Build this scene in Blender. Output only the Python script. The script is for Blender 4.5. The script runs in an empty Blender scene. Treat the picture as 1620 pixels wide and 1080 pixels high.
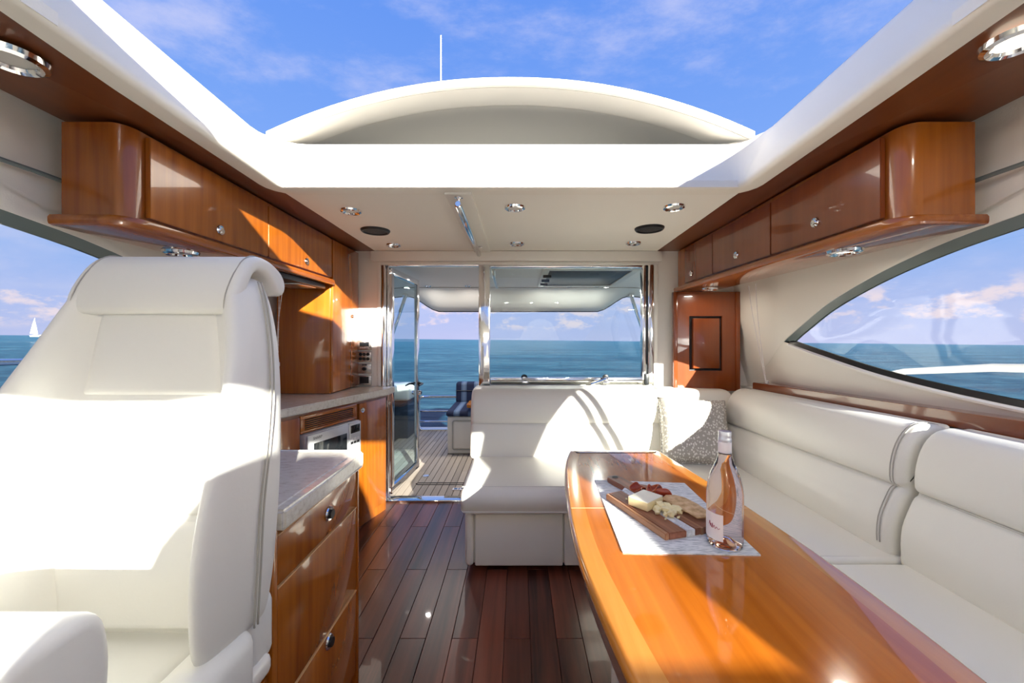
import bpy, bmesh, math, random
from mathutils import Vector, Matrix
from mathutils.geometry import tessellate_polygon
random.seed(7)
C = bpy.context.scene.collection
sc = bpy.context.scene
PI = math.pi
H = 1.25                       # eye height above the cabin sole

# ------------------------------------------------------------------ camera, sky, sun, exposure
cam = bpy.data.cameras.new('camera'); cam.lens = 14; cam.sensor_width = 36
cam.shift_x = -10/1620; cam.shift_y = -5/1620; cam.clip_start = .05; cam.clip_end = 9000
co = bpy.data.objects.new('camera', cam); co.location = (0, 0, H); co.rotation_euler = (PI/2, 0, 0)
C.objects.link(co); sc.camera = co
sc.view_settings.view_transform = 'Standard'; sc.view_settings.look = 'None'
sc.view_settings.gamma = 1; sc.view_settings.use_curve_mapping = False
sc.view_settings.exposure = 0.62
SUN_DIR = Vector((-.48, 1, -.339))
sl = bpy.data.lights.new('sun', 'SUN'); sl.energy = 14.0; sl.angle = math.radians(.6); sl.color = (1, .95, .87)
so = bpy.data.objects.new('sun', sl); so.rotation_euler = SUN_DIR.to_track_quat('-Z', 'Y').to_euler(); so.location = (3, -6, 6)
C.objects.link(so)
sc.cycles.max_bounces = 12; sc.cycles.diffuse_bounces = 10; sc.cycles.glossy_bounces = 5
sc.cycles.transparent_max_bounces = 16; sc.cycles.transmission_bounces = 8
sc.cycles.sample_clamp_indirect = 6; sc.cycles.caustics_reflective = False; sc.cycles.caustics_refractive = False

def make_world():
    w = bpy.data.worlds.new('sky'); sc.world = w; w.use_nodes = True
    N, L = w.node_tree.nodes, w.node_tree.links; N.clear()
    def n(t, **k):
        x = N.new(t)
        for a, b in k.items(): setattr(x, a, b)
        return x
    out = n('ShaderNodeOutputWorld'); bg = n('ShaderNodeBackground'); tc = n('ShaderNodeTexCoord')
    L.new(bg.outputs[0], out.inputs[0]); bg.inputs[1].default_value = SKY
    sep = n('ShaderNodeSeparateXYZ'); L.new(tc.outputs['Generated'], sep.inputs[0])
    rp = n('ShaderNodeValToRGB'); L.new(sep.outputs[2], rp.inputs[0])
    e = rp.color_ramp.elements
    e[0].position = 0; e[0].color = (.56, .60, .92, 1)
    e[1].position = 1; e[1].color = (.11, .27, .85, 1)
    for p, c in ((.07, (.47, .57, .95)), (.17, (.33, .51, .97)), (.32, (.24, .44, .97)), (.62, (.145, .33, .92))):
        q = e.new(p); q.color = c + (1,)
    def noise(vec_scale, scale, detail, rough, lo, hi):
        m = n('ShaderNodeMapping'); m.inputs['Scale'].default_value = vec_scale
        L.new(tc.outputs['Generated'], m.inputs[0])
        t = n('ShaderNodeTexNoise'); t.inputs['Scale'].default_value = scale
        t.inputs['Detail'].default_value = detail; t.inputs['Roughness'].default_value = rough
        L.new(m.outputs[0], t.inputs[0])
        mr = n('ShaderNodeMapRange', interpolation_type='SMOOTHSTEP')
        mr.inputs[1].default_value = lo; mr.inputs[2].default_value = hi
        L.new(t.outputs[0], mr.inputs[0]); return mr.outputs[0]
    def band(a, b, c, d):
        m1 = n('ShaderNodeMapRange', interpolation_type='SMOOTHSTEP'); m1.inputs[1].default_value = a; m1.inputs[2].default_value = b
        m2 = n('ShaderNodeMapRange', interpolation_type='SMOOTHSTEP'); m2.inputs[1].default_value = d; m2.inputs[2].default_value = c
        L.new(sep.outputs[2], m1.inputs[0]); L.new(sep.outputs[2], m2.inputs[0])
        return mul(m1.outputs[0], m2.outputs[0])
    def mul(a, b):
        m = n('ShaderNodeMath', operation='MULTIPLY')
        for i, s in enumerate((a, b)):
            if isinstance(s, (int, float)): m.inputs[i].default_value = s
            else: L.new(s, m.inputs[i])
        return m.outputs[0]
    def over(col, fac, c):
        m = n('ShaderNodeMix', data_type='RGBA'); L.new(fac, m.inputs[0]); L.new(col, m.inputs[6])
        m.inputs[7].default_value = c + (1,); return m.outputs[2]
    col = rp.outputs[0]
    wisp = mul(noise((1.1, 2.0, 3.2), 2.3, 9, .64, .43, .74), .75)
    col = over(col, wisp, (.62, .66, .97))
    haze = mul(noise((1, 1, 7), 2.2, 5, .6, .42, .75), mul(band(.0, .04, .2, .42), .6))
    col = over(col, haze, (.66, .68, .95))
    puff = mul(noise((1, 1, 2.1), 11, 9, .62, .50, .62), mul(band(.012, .035, .075, .115), .95))
    col = over(col, puff, (.95, .80, .88))
    L.new(col, bg.inputs[0])
SKY = 0.64
make_world()

# ------------------------------------------------------------------ materials
def mat(name, col, rough=.5, metal=0, coat=0, spec=.5, bump=None, trans=0, ior=1.45, emit=None):
    m = bpy.data.materials.new(name); m.use_nodes = True
    b = m.node_tree.nodes['Principled BSDF']; i = b.inputs
    i['Base Color'].default_value = (*col, 1); i['Roughness'].default_value = rough; i['Metallic'].default_value = metal
    i['Coat Weight'].default_value = coat; i['Coat Roughness'].default_value = .03
    i['Specular IOR Level'].default_value = spec; i['IOR'].default_value = ior; i['Transmission Weight'].default_value = trans
    if emit: i['Emission Color'].default_value = (*emit[0], 1); i['Emission Strength'].default_value = emit[1]
    if bump:
        N, L = m.node_tree.nodes, m.node_tree.links
        tc = N.new('ShaderNodeTexCoord'); t = N.new('ShaderNodeTexNoise'); t.inputs['Scale'].default_value = bump[0]; t.inputs['Detail'].default_value = 4
        bp = N.new('ShaderNodeBump'); bp.inputs['Strength'].default_value = bump[1]; bp.inputs['Distance'].default_value = .002
        L.new(tc.outputs['Object'], t.inputs[0]); L.new(t.outputs[0], bp.inputs['Height']); L.new(bp.outputs[0], i['Normal'])
    return m

def wood(name, c0, c1, axis, scale=1.0, rough=.25, coat=.8, rand=0.0, contrast=1.0, fine=.35):
    """long grain running along axis (0 x, 1 y, 2 z)"""
    m = mat(name, c0, rough, coat=coat)
    N, L = m.node_tree.nodes, m.node_tree.links; b = N['Principled BSDF']
    tc = N.new('ShaderNodeTexCoord'); mp = N.new('ShaderNodeMapping')
    s = [26*scale]*3; s[axis] = 1.3*scale
    mp.inputs['Scale'].default_value = s
    L.new(tc.outputs['Object'], mp.inputs[0])
    src = mp.outputs[0]
    if rand:
        oi = N.new('ShaderNodeObjectInfo'); ad = N.new('ShaderNodeVectorMath'); ad.operation = 'MULTIPLY_ADD'
        cb = N.new('ShaderNodeCombineXYZ')
        for k in range(3): L.new(oi.outputs['Random'], cb.inputs[k])
        ad.inputs[1].default_value = (37, 61, 53)
        L.new(cb.outputs[0], ad.inputs[0]); L.new(src, ad.inputs[2]); src = ad.outputs[0]
    t = N.new('ShaderNodeTexNoise'); t.inputs['Scale'].default_value = 1; t.inputs['Detail'].default_value = 5; t.inputs['Roughness'].default_value = .55; t.inputs['Distortion'].default_value = .25
    L.new(src, t.inputs[0])
    t2 = N.new('ShaderNodeTexNoise'); t2.inputs['Scale'].default_value = .16; t2.inputs['Detail'].default_value = 3
    L.new(src, t2.inputs[0])
    mx = N.new('ShaderNodeMath'); mx.operation = 'MULTIPLY_ADD'; mx.inputs[1].default_value = fine
    L.new(t.outputs[0], mx.inputs[0])
    m3 = N.new('ShaderNodeMath'); m3.operation = 'MULTIPLY'; m3.inputs[1].default_value = 1-fine
    L.new(t2.outputs[0], m3.inputs[0]); L.new(m3.outputs[0], mx.inputs[2])
    fac = mx.outputs[0]
    mr = N.new('ShaderNodeMapRange'); mr.inputs[1].default_value = .5-.2/contrast; mr.inputs[2].default_value = .5+.2/contrast
    L.new(fac, mr.inputs[0]); fac = mr.outputs[0]
    mix = N.new('ShaderNodeMix'); mix.data_type = 'RGBA'; mix.inputs[6].default_value = (*c0, 1); mix.inputs[7].default_value = (*c1, 1)
    L.new(fac, mix.inputs[0]); colo = mix.outputs[2]
    if rand:
        hs = N.new('ShaderNodeHueSaturation'); mv = N.new('ShaderNodeMapRange'); mv.inputs[3].default_value = 1-rand; mv.inputs[4].default_value = 1+rand
        L.new(oi.outputs['Random'], mv.inputs[0]); L.new(mv.outputs[0], hs.inputs['Value']); L.new(colo, hs.inputs['Color']); colo = hs.outputs[0]
    L.new(colo, b.inputs['Base Color'])
    return m

def glass_pane(name, tint, face=.04, graze=.55):
    """clear pane: tinted see-through plus a reflection that grows toward grazing angles, the same from both sides"""
    m = bpy.data.materials.new(name); m.use_nodes = True
    N, L = m.node_tree.nodes, m.node_tree.links; N.clear()
    o = N.new('ShaderNodeOutputMaterial'); mx = N.new('ShaderNodeMixShader'); tr = N.new('ShaderNodeBsdfTransparent'); gl = N.new('ShaderNodeBsdfGlossy'); lw = N.new('ShaderNodeLayerWeight')
    tr.inputs[0].default_value = (*tint, 1); gl.inputs['Roughness'].default_value = .01; lw.inputs[0].default_value = .5
    pw = N.new('ShaderNodeMath'); pw.operation = 'POWER'; pw.inputs[1].default_value = 5; L.new(lw.outputs['Facing'], pw.inputs[0])
    ml = N.new('ShaderNodeMath'); ml.operation = 'MULTIPLY_ADD'; ml.inputs[1].default_value = graze; ml.inputs[2].default_value = face; L.new(pw.outputs[0], ml.inputs[0])
    L.new(ml.outputs[0], mx.inputs[0]); L.new(tr.outputs[0], mx.inputs[1]); L.new(gl.outputs[0], mx.inputs[2]); L.new(mx.outputs[0], o.inputs[0])
    return m

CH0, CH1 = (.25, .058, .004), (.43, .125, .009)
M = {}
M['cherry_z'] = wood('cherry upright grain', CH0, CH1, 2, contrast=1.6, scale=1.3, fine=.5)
M['cherry_y'] = wood('cherry lengthwise grain', CH0, CH1, 1, contrast=1.6, scale=1.3, fine=.5)
M['cherry_x'] = wood('cherry cross grain', CH0, CH1, 0)
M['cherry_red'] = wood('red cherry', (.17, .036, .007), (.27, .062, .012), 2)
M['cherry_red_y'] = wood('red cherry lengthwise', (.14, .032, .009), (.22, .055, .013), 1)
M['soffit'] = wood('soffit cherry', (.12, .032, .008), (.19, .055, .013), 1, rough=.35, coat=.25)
M['table'] = wood('table cherry', (.40, .098, .006), (.58, .165, .013), 1, scale=1.2, rough=.15, coat=1, contrast=1.6, fine=.6)
M['table_border'] = wood('table border cherry', (.50, .17, .022), (.66, .27, .045), 1, scale=1.2, rough=.15, coat=1, contrast=1.4, fine=.6)
M['table_border_x'] = wood('table end border cherry', (.50, .16, .022), (.62, .23, .035), 0, scale=.7, rough=.15, coat=1)
M['inlay'] = mat('pale inlay line', (.75, .45, .2), .2, coat=1)
M['plank'] = wood('dark walnut plank', (.026, .008, .005), (.21, .060, .030), 1, scale=.8, rough=.34, coat=.2, rand=.28, contrast=1.5, fine=.5)
M['plank_gap'] = mat('floor groove', (.008, .005, .004), .6)
M['teak'] = wood('weathered teak', (.34, .28, .22), (.52, .44, .36), 1, scale=1.2, rough=.65, coat=0, rand=.14)
M['caulk'] = mat('black deck caulk', (.02, .02, .02), .6)
M['gel'] = mat('white gelcoat', (.80, .765, .69), .30, spec=.35)
M['low_bounce'] = mat('grey nonskid roof', (.50, .49, .46), .8)  # hidden roof tray, its grey chosen to limit bounce under the sunroof
M['shaded_under'] = mat('sunroof underside greyed for shade', (.52, .51, .465), .5)  # white panel's underside darkened, its shade put into the colour
M['shaded_rim'] = mat('sunroof rim greyed for shade', (.60, .59, .545), .35)  # rim underside greyed a little less, again for shade
M['hardtop'] = mat('cream hardtop', (.91, .885, .82), .45)
M['liner'] = mat('cream headliner', (.84, .81, .745), .7, bump=(180, .25))
M['wallw'] = mat('cream wall vinyl', (.82, .80, .735), .5, bump=(220, .2))
M['paint'] = mat('white paint', (.85, .835, .79), .35)
M['leather'] = mat('ivory leather', (.74, .73, .685), .45, bump=(90, .15))
M['sofa'] = mat('pale grey vinyl', (.80, .785, .71), .38, bump=(300, .18))
M['stitch'] = mat('stitched thread', (.42, .40, .35), .6)
M['piping'] = mat('seam piping', (.66, .645, .59), .5)
M['chrome'] = mat('polished steel', (.82, .82, .82), .07, metal=1)
M['brushed'] = mat('brushed steel', (.72, .71, .69), .28, metal=1)
M['silver'] = mat('silver plastic', (.60, .61, .62), .32, metal=.35)
M['navy'] = mat('dark navy cockpit vinyl', (.02, .035, .06), .5)
M['plate'] = mat('bright trim plate', (.55, .53, .50), .2, metal=.8)
M['black'] = mat('black plastic', (.012, .012, .013), .4)
M['rubber'] = mat('black rubber gasket', (.012, .014, .016), .35)
M['gasket'] = mat('grey green glass edge', (.16, .20, .20), .2)
M['dark_glass'] = mat('dark screen', (.012, .014, .016), .06)
M['smoked'] = mat('smoked hatch glass', (.020, .017, .014), .3, spec=.2)
M['glass'] = glass_pane('cabin glass', (.93, .97, .965))
M['aft_glass'] = glass_pane('aft window glass', (.90, .96, .96))
M['door_glass'] = glass_pane('tinted door glass', (.78, .88, .91))
M['frost'] = mat('frosted lens', (.7, .68, .62), .3)
M['lit'] = mat('lit lens', (1, .9, .75), .3, emit=((1, .86, .66), 3.0))
M['bottle'] = mat('rose wine in clear glass', (1.0, .84, .75), .0, trans=1, ior=1.30)
M['label'] = mat('white paper label', (.82, .80, .80), .5)
M['ink'] = mat('red ink', (.35, .04, .08), .5)
M['inkdark'] = mat('dark ink', (.03, .03, .03), .5)
M['capsule'] = mat('clear bottle top', (.80, .84, .90), .12, trans=.45, coat=.5)
M['board'] = wood('acacia board', (.13, .038, .018), (.42, .17, .09), 1, scale=2.2, rough=.4, coat=.1, contrast=1.5, fine=.55)
M['board_edge'] = wood('pale acacia sapwood', (.34, .15, .07), (.46, .24, .12), 1, scale=1.6, rough=.4, coat=.1)
M['cheese'] = mat('pale cheese', (.84, .72, .40), .5, bump=(160, .4))
M['rind'] = mat('cheese rind', (.86, .80, .62), .5, bump=(90, .3))
M['salami'] = mat('cured sausage', (.30, .035, .012), .35, bump=(140, .6))
M['salami_fat'] = mat('orange sausage rim', (.52, .12, .03), .35)
M['hull'] = mat('white boat hull', (.85, .85, .86), .4)
M['sail'] = mat('white sailcloth', (.92, .91, .9), .7)
M['antenna'] = mat('white antenna', (.9, .9, .92), .4)

def tex_mat(name, build, rough=.5, **k):
    m = mat(name, (.5, .5, .5), rough, **k); N, L = m.node_tree.nodes, m.node_tree.links
    tc = N.new('ShaderNodeTexCoord'); build(N, L, N['Principled BSDF'], tc); return m
def _ramp(N, L, src, stops, const=False):
    r = N.new('ShaderNodeValToRGB'); L.new(src, r.inputs[0]); e = r.color_ramp.elements
    if const: r.color_ramp.interpolation = 'CONSTANT'
    e[0].position, e[0].color = stops[0][0], (*stops[0][1], 1); e[1].position, e[1].color = stops[-1][0], (*stops[-1][1], 1)
    for p, c in stops[1:-1]:
        q = e.new(p); q.color = (*c, 1)
    return r.outputs[0]
def _stone(N, L, b, tc):
    mp = N.new('ShaderNodeMapping'); mp.inputs['Scale'].default_value = (9, 22, 22); mp.inputs['Rotation'].default_value = (0, 0, .5); L.new(tc.outputs['Object'], mp.inputs[0])
    t = N.new('ShaderNodeTexNoise'); t.inputs['Scale'].default_value = 3; t.inputs['Detail'].default_value = 9; t.inputs['Roughness'].default_value = .7; L.new(mp.outputs[0], t.inputs[0])
    L.new(_ramp(N, L, t.outputs[0], [(.3, (.46, .41, .34)), (.45, (.66, .62, .54)), (.62, (.73, .70, .63)), (.8, (.62, .57, .49))]), b.inputs['Base Color'])
M['stone'] = tex_mat('veined cream stone', _stone, .13, coat=.3)
def _marble(N, L, b, tc):
    t = N.new('ShaderNodeTexNoise'); t.inputs['Scale'].default_value = 26; t.inputs['Detail'].default_value = 8; t.inputs['Distortion'].default_value = 1.2; L.new(tc.outputs['Object'], t.inputs[0])
    L.new(_ramp(N, L, t.outputs[0], [(.4, (.72, .73, .75)), (.52, (.55, .56, .58)), (.58, (.78, .78, .79))]), b.inputs['Base Color'])
M['marble'] = tex_mat('grey marble inlay', _marble, .25)
def _mat_weave(N, L, b, tc):
    mp = N.new('ShaderNodeMapping'); mp.inputs['Scale'].default_value = (45, 330, 60); L.new(tc.outputs['Object'], mp.inputs[0])
    t = N.new('ShaderNodeTexNoise'); t.inputs['Scale'].default_value = 1; t.inputs['Detail'].default_value = 3; L.new(mp.outputs[0], t.inputs[0])
    L.new(_ramp(N, L, t.outputs[0], [(.36, (.42, .43, .42)), (.47, (.70, .70, .67)), (.6, (.84, .83, .79))]), b.inputs['Base Color'])
    bp = N.new('ShaderNodeBump'); bp.inputs['Strength'].default_value = .5; bp.inputs['Distance'].default_value = .001; L.new(t.outputs[0], bp.inputs['Height']); L.new(bp.outputs[0], b.inputs['Normal'])
M['mat_weave'] = tex_mat('woven grey white placemat', _mat_weave, .7)
def _dots(N, L, b, tc):
    mp = N.new('ShaderNodeMapping'); mp.inputs['Scale'].default_value = (1, 1, .72); L.new(tc.outputs['Object'], mp.inputs[0])
    v = N.new('ShaderNodeTexVoronoi'); v.inputs['Scale'].default_value = 74; v.inputs['Randomness'].default_value = .75; L.new(mp.outputs[0], v.inputs[0])
    L.new(_ramp(N, L, v.outputs[0], [(.0, (.80, .78, .73)), (.34, (.78, .76, .71)), (.44, (.42, .39, .34))]), b.inputs['Base Color'])
M['dots'] = tex_mat('taupe fabric with pale flecks', _dots, .6)
def _stripe(N, L, b, tc):
    s = N.new('ShaderNodeSeparateXYZ'); L.new(tc.outputs['Object'], s.inputs[0])
    m1 = N.new('ShaderNodeMath'); m1.operation = 'MULTIPLY'; m1.inputs[1].default_value = 1/.155; L.new(s.outputs[0], m1.inputs[0])
    m2 = N.new('ShaderNodeMath'); m2.operation = 'FRACT'; L.new(m1.outputs[0], m2.inputs[0])
    L.new(_ramp(N, L, m2.outputs[0], [(0, (.006, .012, .045)), (.5, (.075, .12, .21)), (.62, (.12, .17, .26)), (.82, (.075, .12, .21)), (.92, (.006, .012, .045))], True), b.inputs['Base Color'])
M['stripe'] = tex_mat('navy and slate striped cloth', _stripe, .8)
def _cracker(N, L, b, tc):
    t = N.new('ShaderNodeTexNoise'); t.inputs['Scale'].default_value = 55; t.inputs['Detail'].default_value = 6; L.new(tc.outputs['Object'], t.inputs[0])
    L.new(_ramp(N, L, t.outputs[0], [(.35, (.50, .29, .12)), (.55, (.70, .46, .23)), (.75, (.78, .57, .33))]), b.inputs['Base Color'])
M['cracker'] = tex_mat('baked flatbread', _cracker, .75, bump=None)
def _sea(N, L, b, tc):
    def noise(sx, sy, det, rough=.6):
        mp = N.new('ShaderNodeMapping'); mp.inputs['Scale'].default_value = (sx, sy, 1); mp.inputs['Rotation'].default_value = (0, 0, .22); L.new(tc.outputs['Object'], mp.inputs[0])
        t = N.new('ShaderNodeTexNoise'); t.inputs['Scale'].default_value = 1; t.inputs['Detail'].default_value = det; t.inputs['Roughness'].default_value = rough; t.inputs['Distortion'].default_value = .4
        L.new(mp.outputs[0], t.inputs[0]); return t.outputs[0]
    a = noise(.42, 1.15, 9, .72); c0 = noise(.05, .14, 6, .7)
    mm = N.new('ShaderNodeMath'); mm.operation = 'MULTIPLY_ADD'; mm.inputs[1].default_value = .5; mh = N.new('ShaderNodeMath'); mh.operation = 'MULTIPLY'; mh.inputs[1].default_value = .5
    L.new(c0, mh.inputs[0]); L.new(a, mm.inputs[0]); L.new(mh.outputs[0], mm.inputs[2]); c = mm.outputs[0]
    bp = N.new('ShaderNodeBump'); bp.inputs['Strength'].default_value = 1; bp.inputs['Distance'].default_value = 1.0; L.new(a, bp.inputs['Height'])
    L.new(bp.outputs[0], b.inputs['Normal'])
    L.new(_ramp(N, L, c, [(.40, (.008, .056, .105)), (.5, (.026, .118, .180)), (.60, (.085, .225, .29))]), b.inputs['Base Color'])
M['sea'] = tex_mat('blue green sea water', _sea, .35, ior=1.33, spec=.10)

# ------------------------------------------------------------------ mesh helpers
def nbm(): return bmesh.new()
def add(bm, vs, fs):
    v = [bm.verts.new(p) for p in vs]
    for f in fs:
        try: bm.faces.new([v[i] for i in f])
        except ValueError: pass
def bx(bm, x0, x1, y0, y1, z0, z1, r=0, seg=2, mx=None):
    t = bmesh.new(); bmesh.ops.create_cube(t, size=1)
    for v in t.verts: v.co = Vector(((x0+x1)/2+v.co.x*(x1-x0), (y0+y1)/2+v.co.y*(y1-y0), (z0+z1)/2+v.co.z*(z1-z0)))
    if r: bmesh.ops.bevel(t, geom=t.edges[:], offset=r, segments=seg, profile=.5, affect='EDGES')
    if mx is not None: bmesh.ops.transform(t, matrix=mx, verts=t.verts)
    t.verts.index_update()
    add(bm, [v.co.copy() for v in t.verts], [[v.index for v in f.verts] for f in t.faces]); t.free()
def tube(bm, pts, r, seg=10, closed=False):
    pts = [Vector(p) for p in pts]; n = len(pts); rings = []; up = None
    for i, p in enumerate(pts):
        a = pts[(i-1) % n] if (closed or i > 0) else p; b = pts[(i+1) % n] if (closed or i < n-1) else p
        t = (b-a).normalized()
        if up is None: up = Vector((0, 0, 1)) if abs(t.z) < .9 else Vector((1, 0, 0))
        s = t.cross(up).normalized(); up = s.cross(t).normalized()
        rr = r[i] if isinstance(r, (list, tuple)) else r
        rings.append([bm.verts.new(p+rr*(math.cos(2*PI*k/seg)*s+math.sin(2*PI*k/seg)*up)) for k in range(seg)])
    for i in range(n if closed else n-1):
        A, B = rings[i], rings[(i+1) % n]
        for k in range(seg): bm.faces.new((A[k], A[(k+1) % seg], B[(k+1) % seg], B[k]))
    if not closed:
        bm.faces.new(rings[0][::-1]); bm.faces.new(rings[-1])
def lathe(bm, prof, c=(0, 0, 0), seg=24, mx=None):
    c = Vector(c); rings = []
    f = (lambda p: (mx @ p) if mx is not None else p)
    for r, z in prof:
        if r < 1e-6: rings.append([bm.verts.new(f(c+Vector((0, 0, z))))])
        else: rings.append([bm.verts.new(f(c+Vector((r*math.cos(2*PI*k/seg), r*math.sin(2*PI*k/seg), z)))) for k in range(seg)])
    for A, B in zip(rings, rings[1:]):
        for k in range(seg):
            q = [A[k % len(A)], A[(k+1) % len(A)], B[(k+1) % len(B)], B[k % len(B)]]
            u = []
            for v in q:
                if v not in u: u.append(v)
            if len(u) > 2:
                try: bm.faces.new(u)
                except ValueError: pass
def prism(bm, pts, place, t0, t1):
    a = [bm.verts.new(place(*p, t0)) for p in pts]; b = [bm.verts.new(place(*p, t1)) for p in pts]; n = len(pts)
    for i in range(n): bm.faces.new((a[i], a[(i+1) % n], b[(i+1) % n], b[i]))
    bm.faces.new(a[::-1]); bm.faces.new(b)
def grid(bm, fn, nu, nv, closed_u=False):
    V = [[bm.verts.new(fn(i/(nu if closed_u else nu-1), j/(nv-1))) for j in range(nv)] for i in range(nu)]
    for i in range(nu if closed_u else nu-1):
        for j in range(nv-1): bm.faces.new((V[i][j], V[(i+1) % nu][j], V[(i+1) % nu][j+1], V[i][j+1]))
    return V
def inset(pts, d):
    n = len(pts); out = []
    area = sum(pts[i][0]*pts[(i+1) % n][1]-pts[(i+1) % n][0]*pts[i][1] for i in range(n)); sg = 1 if area > 0 else -1
    for i in range(n):
        a, b, c = Vector(pts[i-1]), Vector(pts[i]), Vector(pts[(i+1) % n])
        t = ((b-a).normalized()+(c-b).normalized())
        t = t.normalized() if t.length > 1e-6 else (c-b).normalized()
        out.append((b.x-sg*t.y*d, b.y+sg*t.x*d))
    return out
def rpoly(pts, r, seg=4):
    """round the corners of a polygon; r a number or a list"""
    out = []; n = len(pts)
    for i in range(n):
        p = Vector(pts[i]); a = Vector(pts[i-1]); b = Vector(pts[(i+1) % n]); rr = r[i] if isinstance(r, (list, tuple)) else r
        if rr <= 0: out.append(tuple(p)); continue
        da, db = (a-p), (b-p); k = min(rr, da.length*.49, db.length*.49)
        A = p+da.normalized()*k; B = p+db.normalized()*k
        for s in range(seg+1):
            u = s/seg; out.append(tuple(A*(1-u)**2+p*2*u*(1-u)+B*u*u))
    return out
def pillow(bm, prof, place, t0, t1, r, n=4):
    """extrude a closed profile from t0 to t1 with ends rounded by r"""
    st = []
    for k in range(n+1):
        a = PI/2*k/n; st.append((t0+r*(1-math.sin(a)), r*(1-math.cos(PI/2-a)) if False else r*(1-math.cos(a))))
    st = [(t0+r*(1-math.cos(PI/2*k/n)), r*(1-math.sin(PI/2*k/n))) for k in range(n+1)]
    st += [(t0+t1-t, d) for t, d in st[::-1]]
    rings = [[bm.verts.new(place(*p, t)) for p in inset(prof, d)] for t, d in st]; m = len(prof)
    for A, B in zip(rings, rings[1:]):
        for k in range(m): bm.faces.new((A[k], A[(k+1) % m], B[(k+1) % m], B[k]))
    bm.faces.new(rings[0][::-1]); bm.faces.new(rings[-1])
def sheet(bm, outer, holes, place, thick=None):
    loops = [outer]+holes
    tr = tessellate_polygon([[Vector((*p, 0)) for p in l] for l in loops])
    flat = [p for l in loops for p in l]
    v = [bm.verts.new(place(*p)) for p in flat]
    for t in tr: bm.faces.new([v[i] for i in t])
    if thick:
        w = [bm.verts.new(Vector(place(*p))+Vector(thick)) for p in flat]
        for t in tr: bm.faces.new([w[i] for i in t][::-1])
        o = 0
        for l in loops:
            for i in range(len(l)):
                a, b = o+i, o+(i+1) % len(l); bm.faces.new((v[a], v[b], w[b], w[a]))
            o += len(l)
def spline(pts, n=8, closed=False):
    P = [Vector(p) for p in pts]; out = []; N = len(P)
    for i in range(N if closed else N-1):
        p0 = P[i-1] if (closed or i > 0) else P[i]; p1 = P[i]; p2 = P[(i+1) % N]; p3 = P[(i+2) % N] if (closed or i+2 < N) else p2
        for k in range(n):
            t = k/n; out.append(tuple(.5*((2*p1)+(p2-p0)*t+(2*p0-5*p1+4*p2-p3)*t*t+(3*p1-p0-3*p2+p3)*t**3)))
    if not closed: out.append(tuple(P[-1]))
    return out
def mesh(name, bm, m, smooth=38):
    bmesh.ops.recalc_face_normals(bm, faces=bm.faces[:])
    me = bpy.data.meshes.new(name); bm.to_mesh(me); bm.free(); me.materials.append(m)
    if smooth:
        for p in me.polygons: p.use_smooth = True
        me.set_sharp_from_angle(angle=math.radians(smooth))
    return me
def _par(o, parent):
    if parent is not None:
        o.parent = parent; o.matrix_parent_inverse = parent.get('_inv') and Matrix.Translation(-Vector(parent.location)) or Matrix()
def obj(name, bm, m, parent=None, smooth=38, label=None, subsurf=0):
    o = bpy.data.objects.new(name, mesh(name, bm, m, smooth)); C.objects.link(o)
    if parent is not None:
        o.parent = parent
        if parent.type == 'EMPTY' and parent.get('w'): o.matrix_parent_inverse = Matrix.Translation(-Vector(parent.location))
    if label: o['label'] = label
    if subsurf:
        s = o.modifiers.new('smooth', 'SUBSURF'); s.levels = subsurf; s.render_levels = subsurf
    return o
def thing(name, label, cat, loc=(0, 0, 0), group=None, local=False, rotz=0):
    """Empty at the base of a thing; unless local, its parts are written in world coordinates"""
    o = bpy.data.objects.new(name, None); C.objects.link(o); o.location = loc; o.rotation_euler = (0, 0, rotz); o.empty_display_size = .05
    o['label'] = label; o['category'] = cat
    if group: o['group'] = group
    if not local: o['w'] = 1
    return o
def tag(o, label, cat, group=None):
    o['label'] = label; o['category'] = cat
    if group: o['group'] = group
    return o
def struct(name, bm, m, parent=None, smooth=38):
    o = obj(name, bm, m, parent, smooth)
    if parent is None: o['kind'] = 'structure'
    return o
def sroot(name, loc=(0, 0, 0)):
    o = bpy.data.objects.new(name, None); C.objects.link(o); o.location = loc; o['kind'] = 'structure'; o['w'] = 1; return o
def dup(root, loc, label=None, rotz=None):
    r = root.copy(); C.objects.link(r); r.location = loc
    if rotz is not None: r.rotation_euler = (0, 0, rotz)
    if label: r['label'] = label
    for ch in list(root.children):
        c = ch.copy(); C.objects.link(c); c.parent = r
        for g in list(ch.children):
            d = g.copy(); C.objects.link(d); d.parent = c
    return r
def Zr(z): return H+z          # height given relative to the eye
def V(x, y, z): return Vector((x, y, H+z))

# ------------------------------------------------------------------ sea
bm = nbm()
bmesh.ops.create_grid(bm, x_segments=40, y_segments=40, size=4500)
sea = struct('sea', bm, M['sea']); sea.location = (0, 0, -1.15)
sea.rotation_euler = (-.0040, .0098, 0)

# ------------------------------------------------------------------ cabin floor and its planks
bm = nbm(); bx(bm, -1.72, 1.72, -1.0, 3.06, -.05, -.006)
floor = struct('floor', bm, M['plank_gap'])
PW = .109; PL = .985
pm = None
for k in range(-9, 8):
    xa = -.277+PW*k
    first = 1.66 if k % 2 == 0 else 2.155
    ys = [first+PL*j for j in range(-2, 3)]
    for a in ys:
        b = a+PL; a2, b2 = max(a, .35), min(b, 3.035)
        if b2-a2 < .08: continue
        bm = nbm(); bx(bm, -PW/2+.001, PW/2-.001, -(b2-a2)/2+.001, (b2-a2)/2-.001, -.008, 0, .0012, 1)
        full = abs((b2-a2)-PL) < 1e-4
        if full and pm: bm.free(); o = bpy.data.objects.new('plank', pm); C.objects.link(o); o.parent = floor
        else:
            o = obj('plank', bm, M['plank'], floor)
            if full: pm = o.data
        o.location = (xa+PW/2, (a2+b2)/2, 0)

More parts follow.
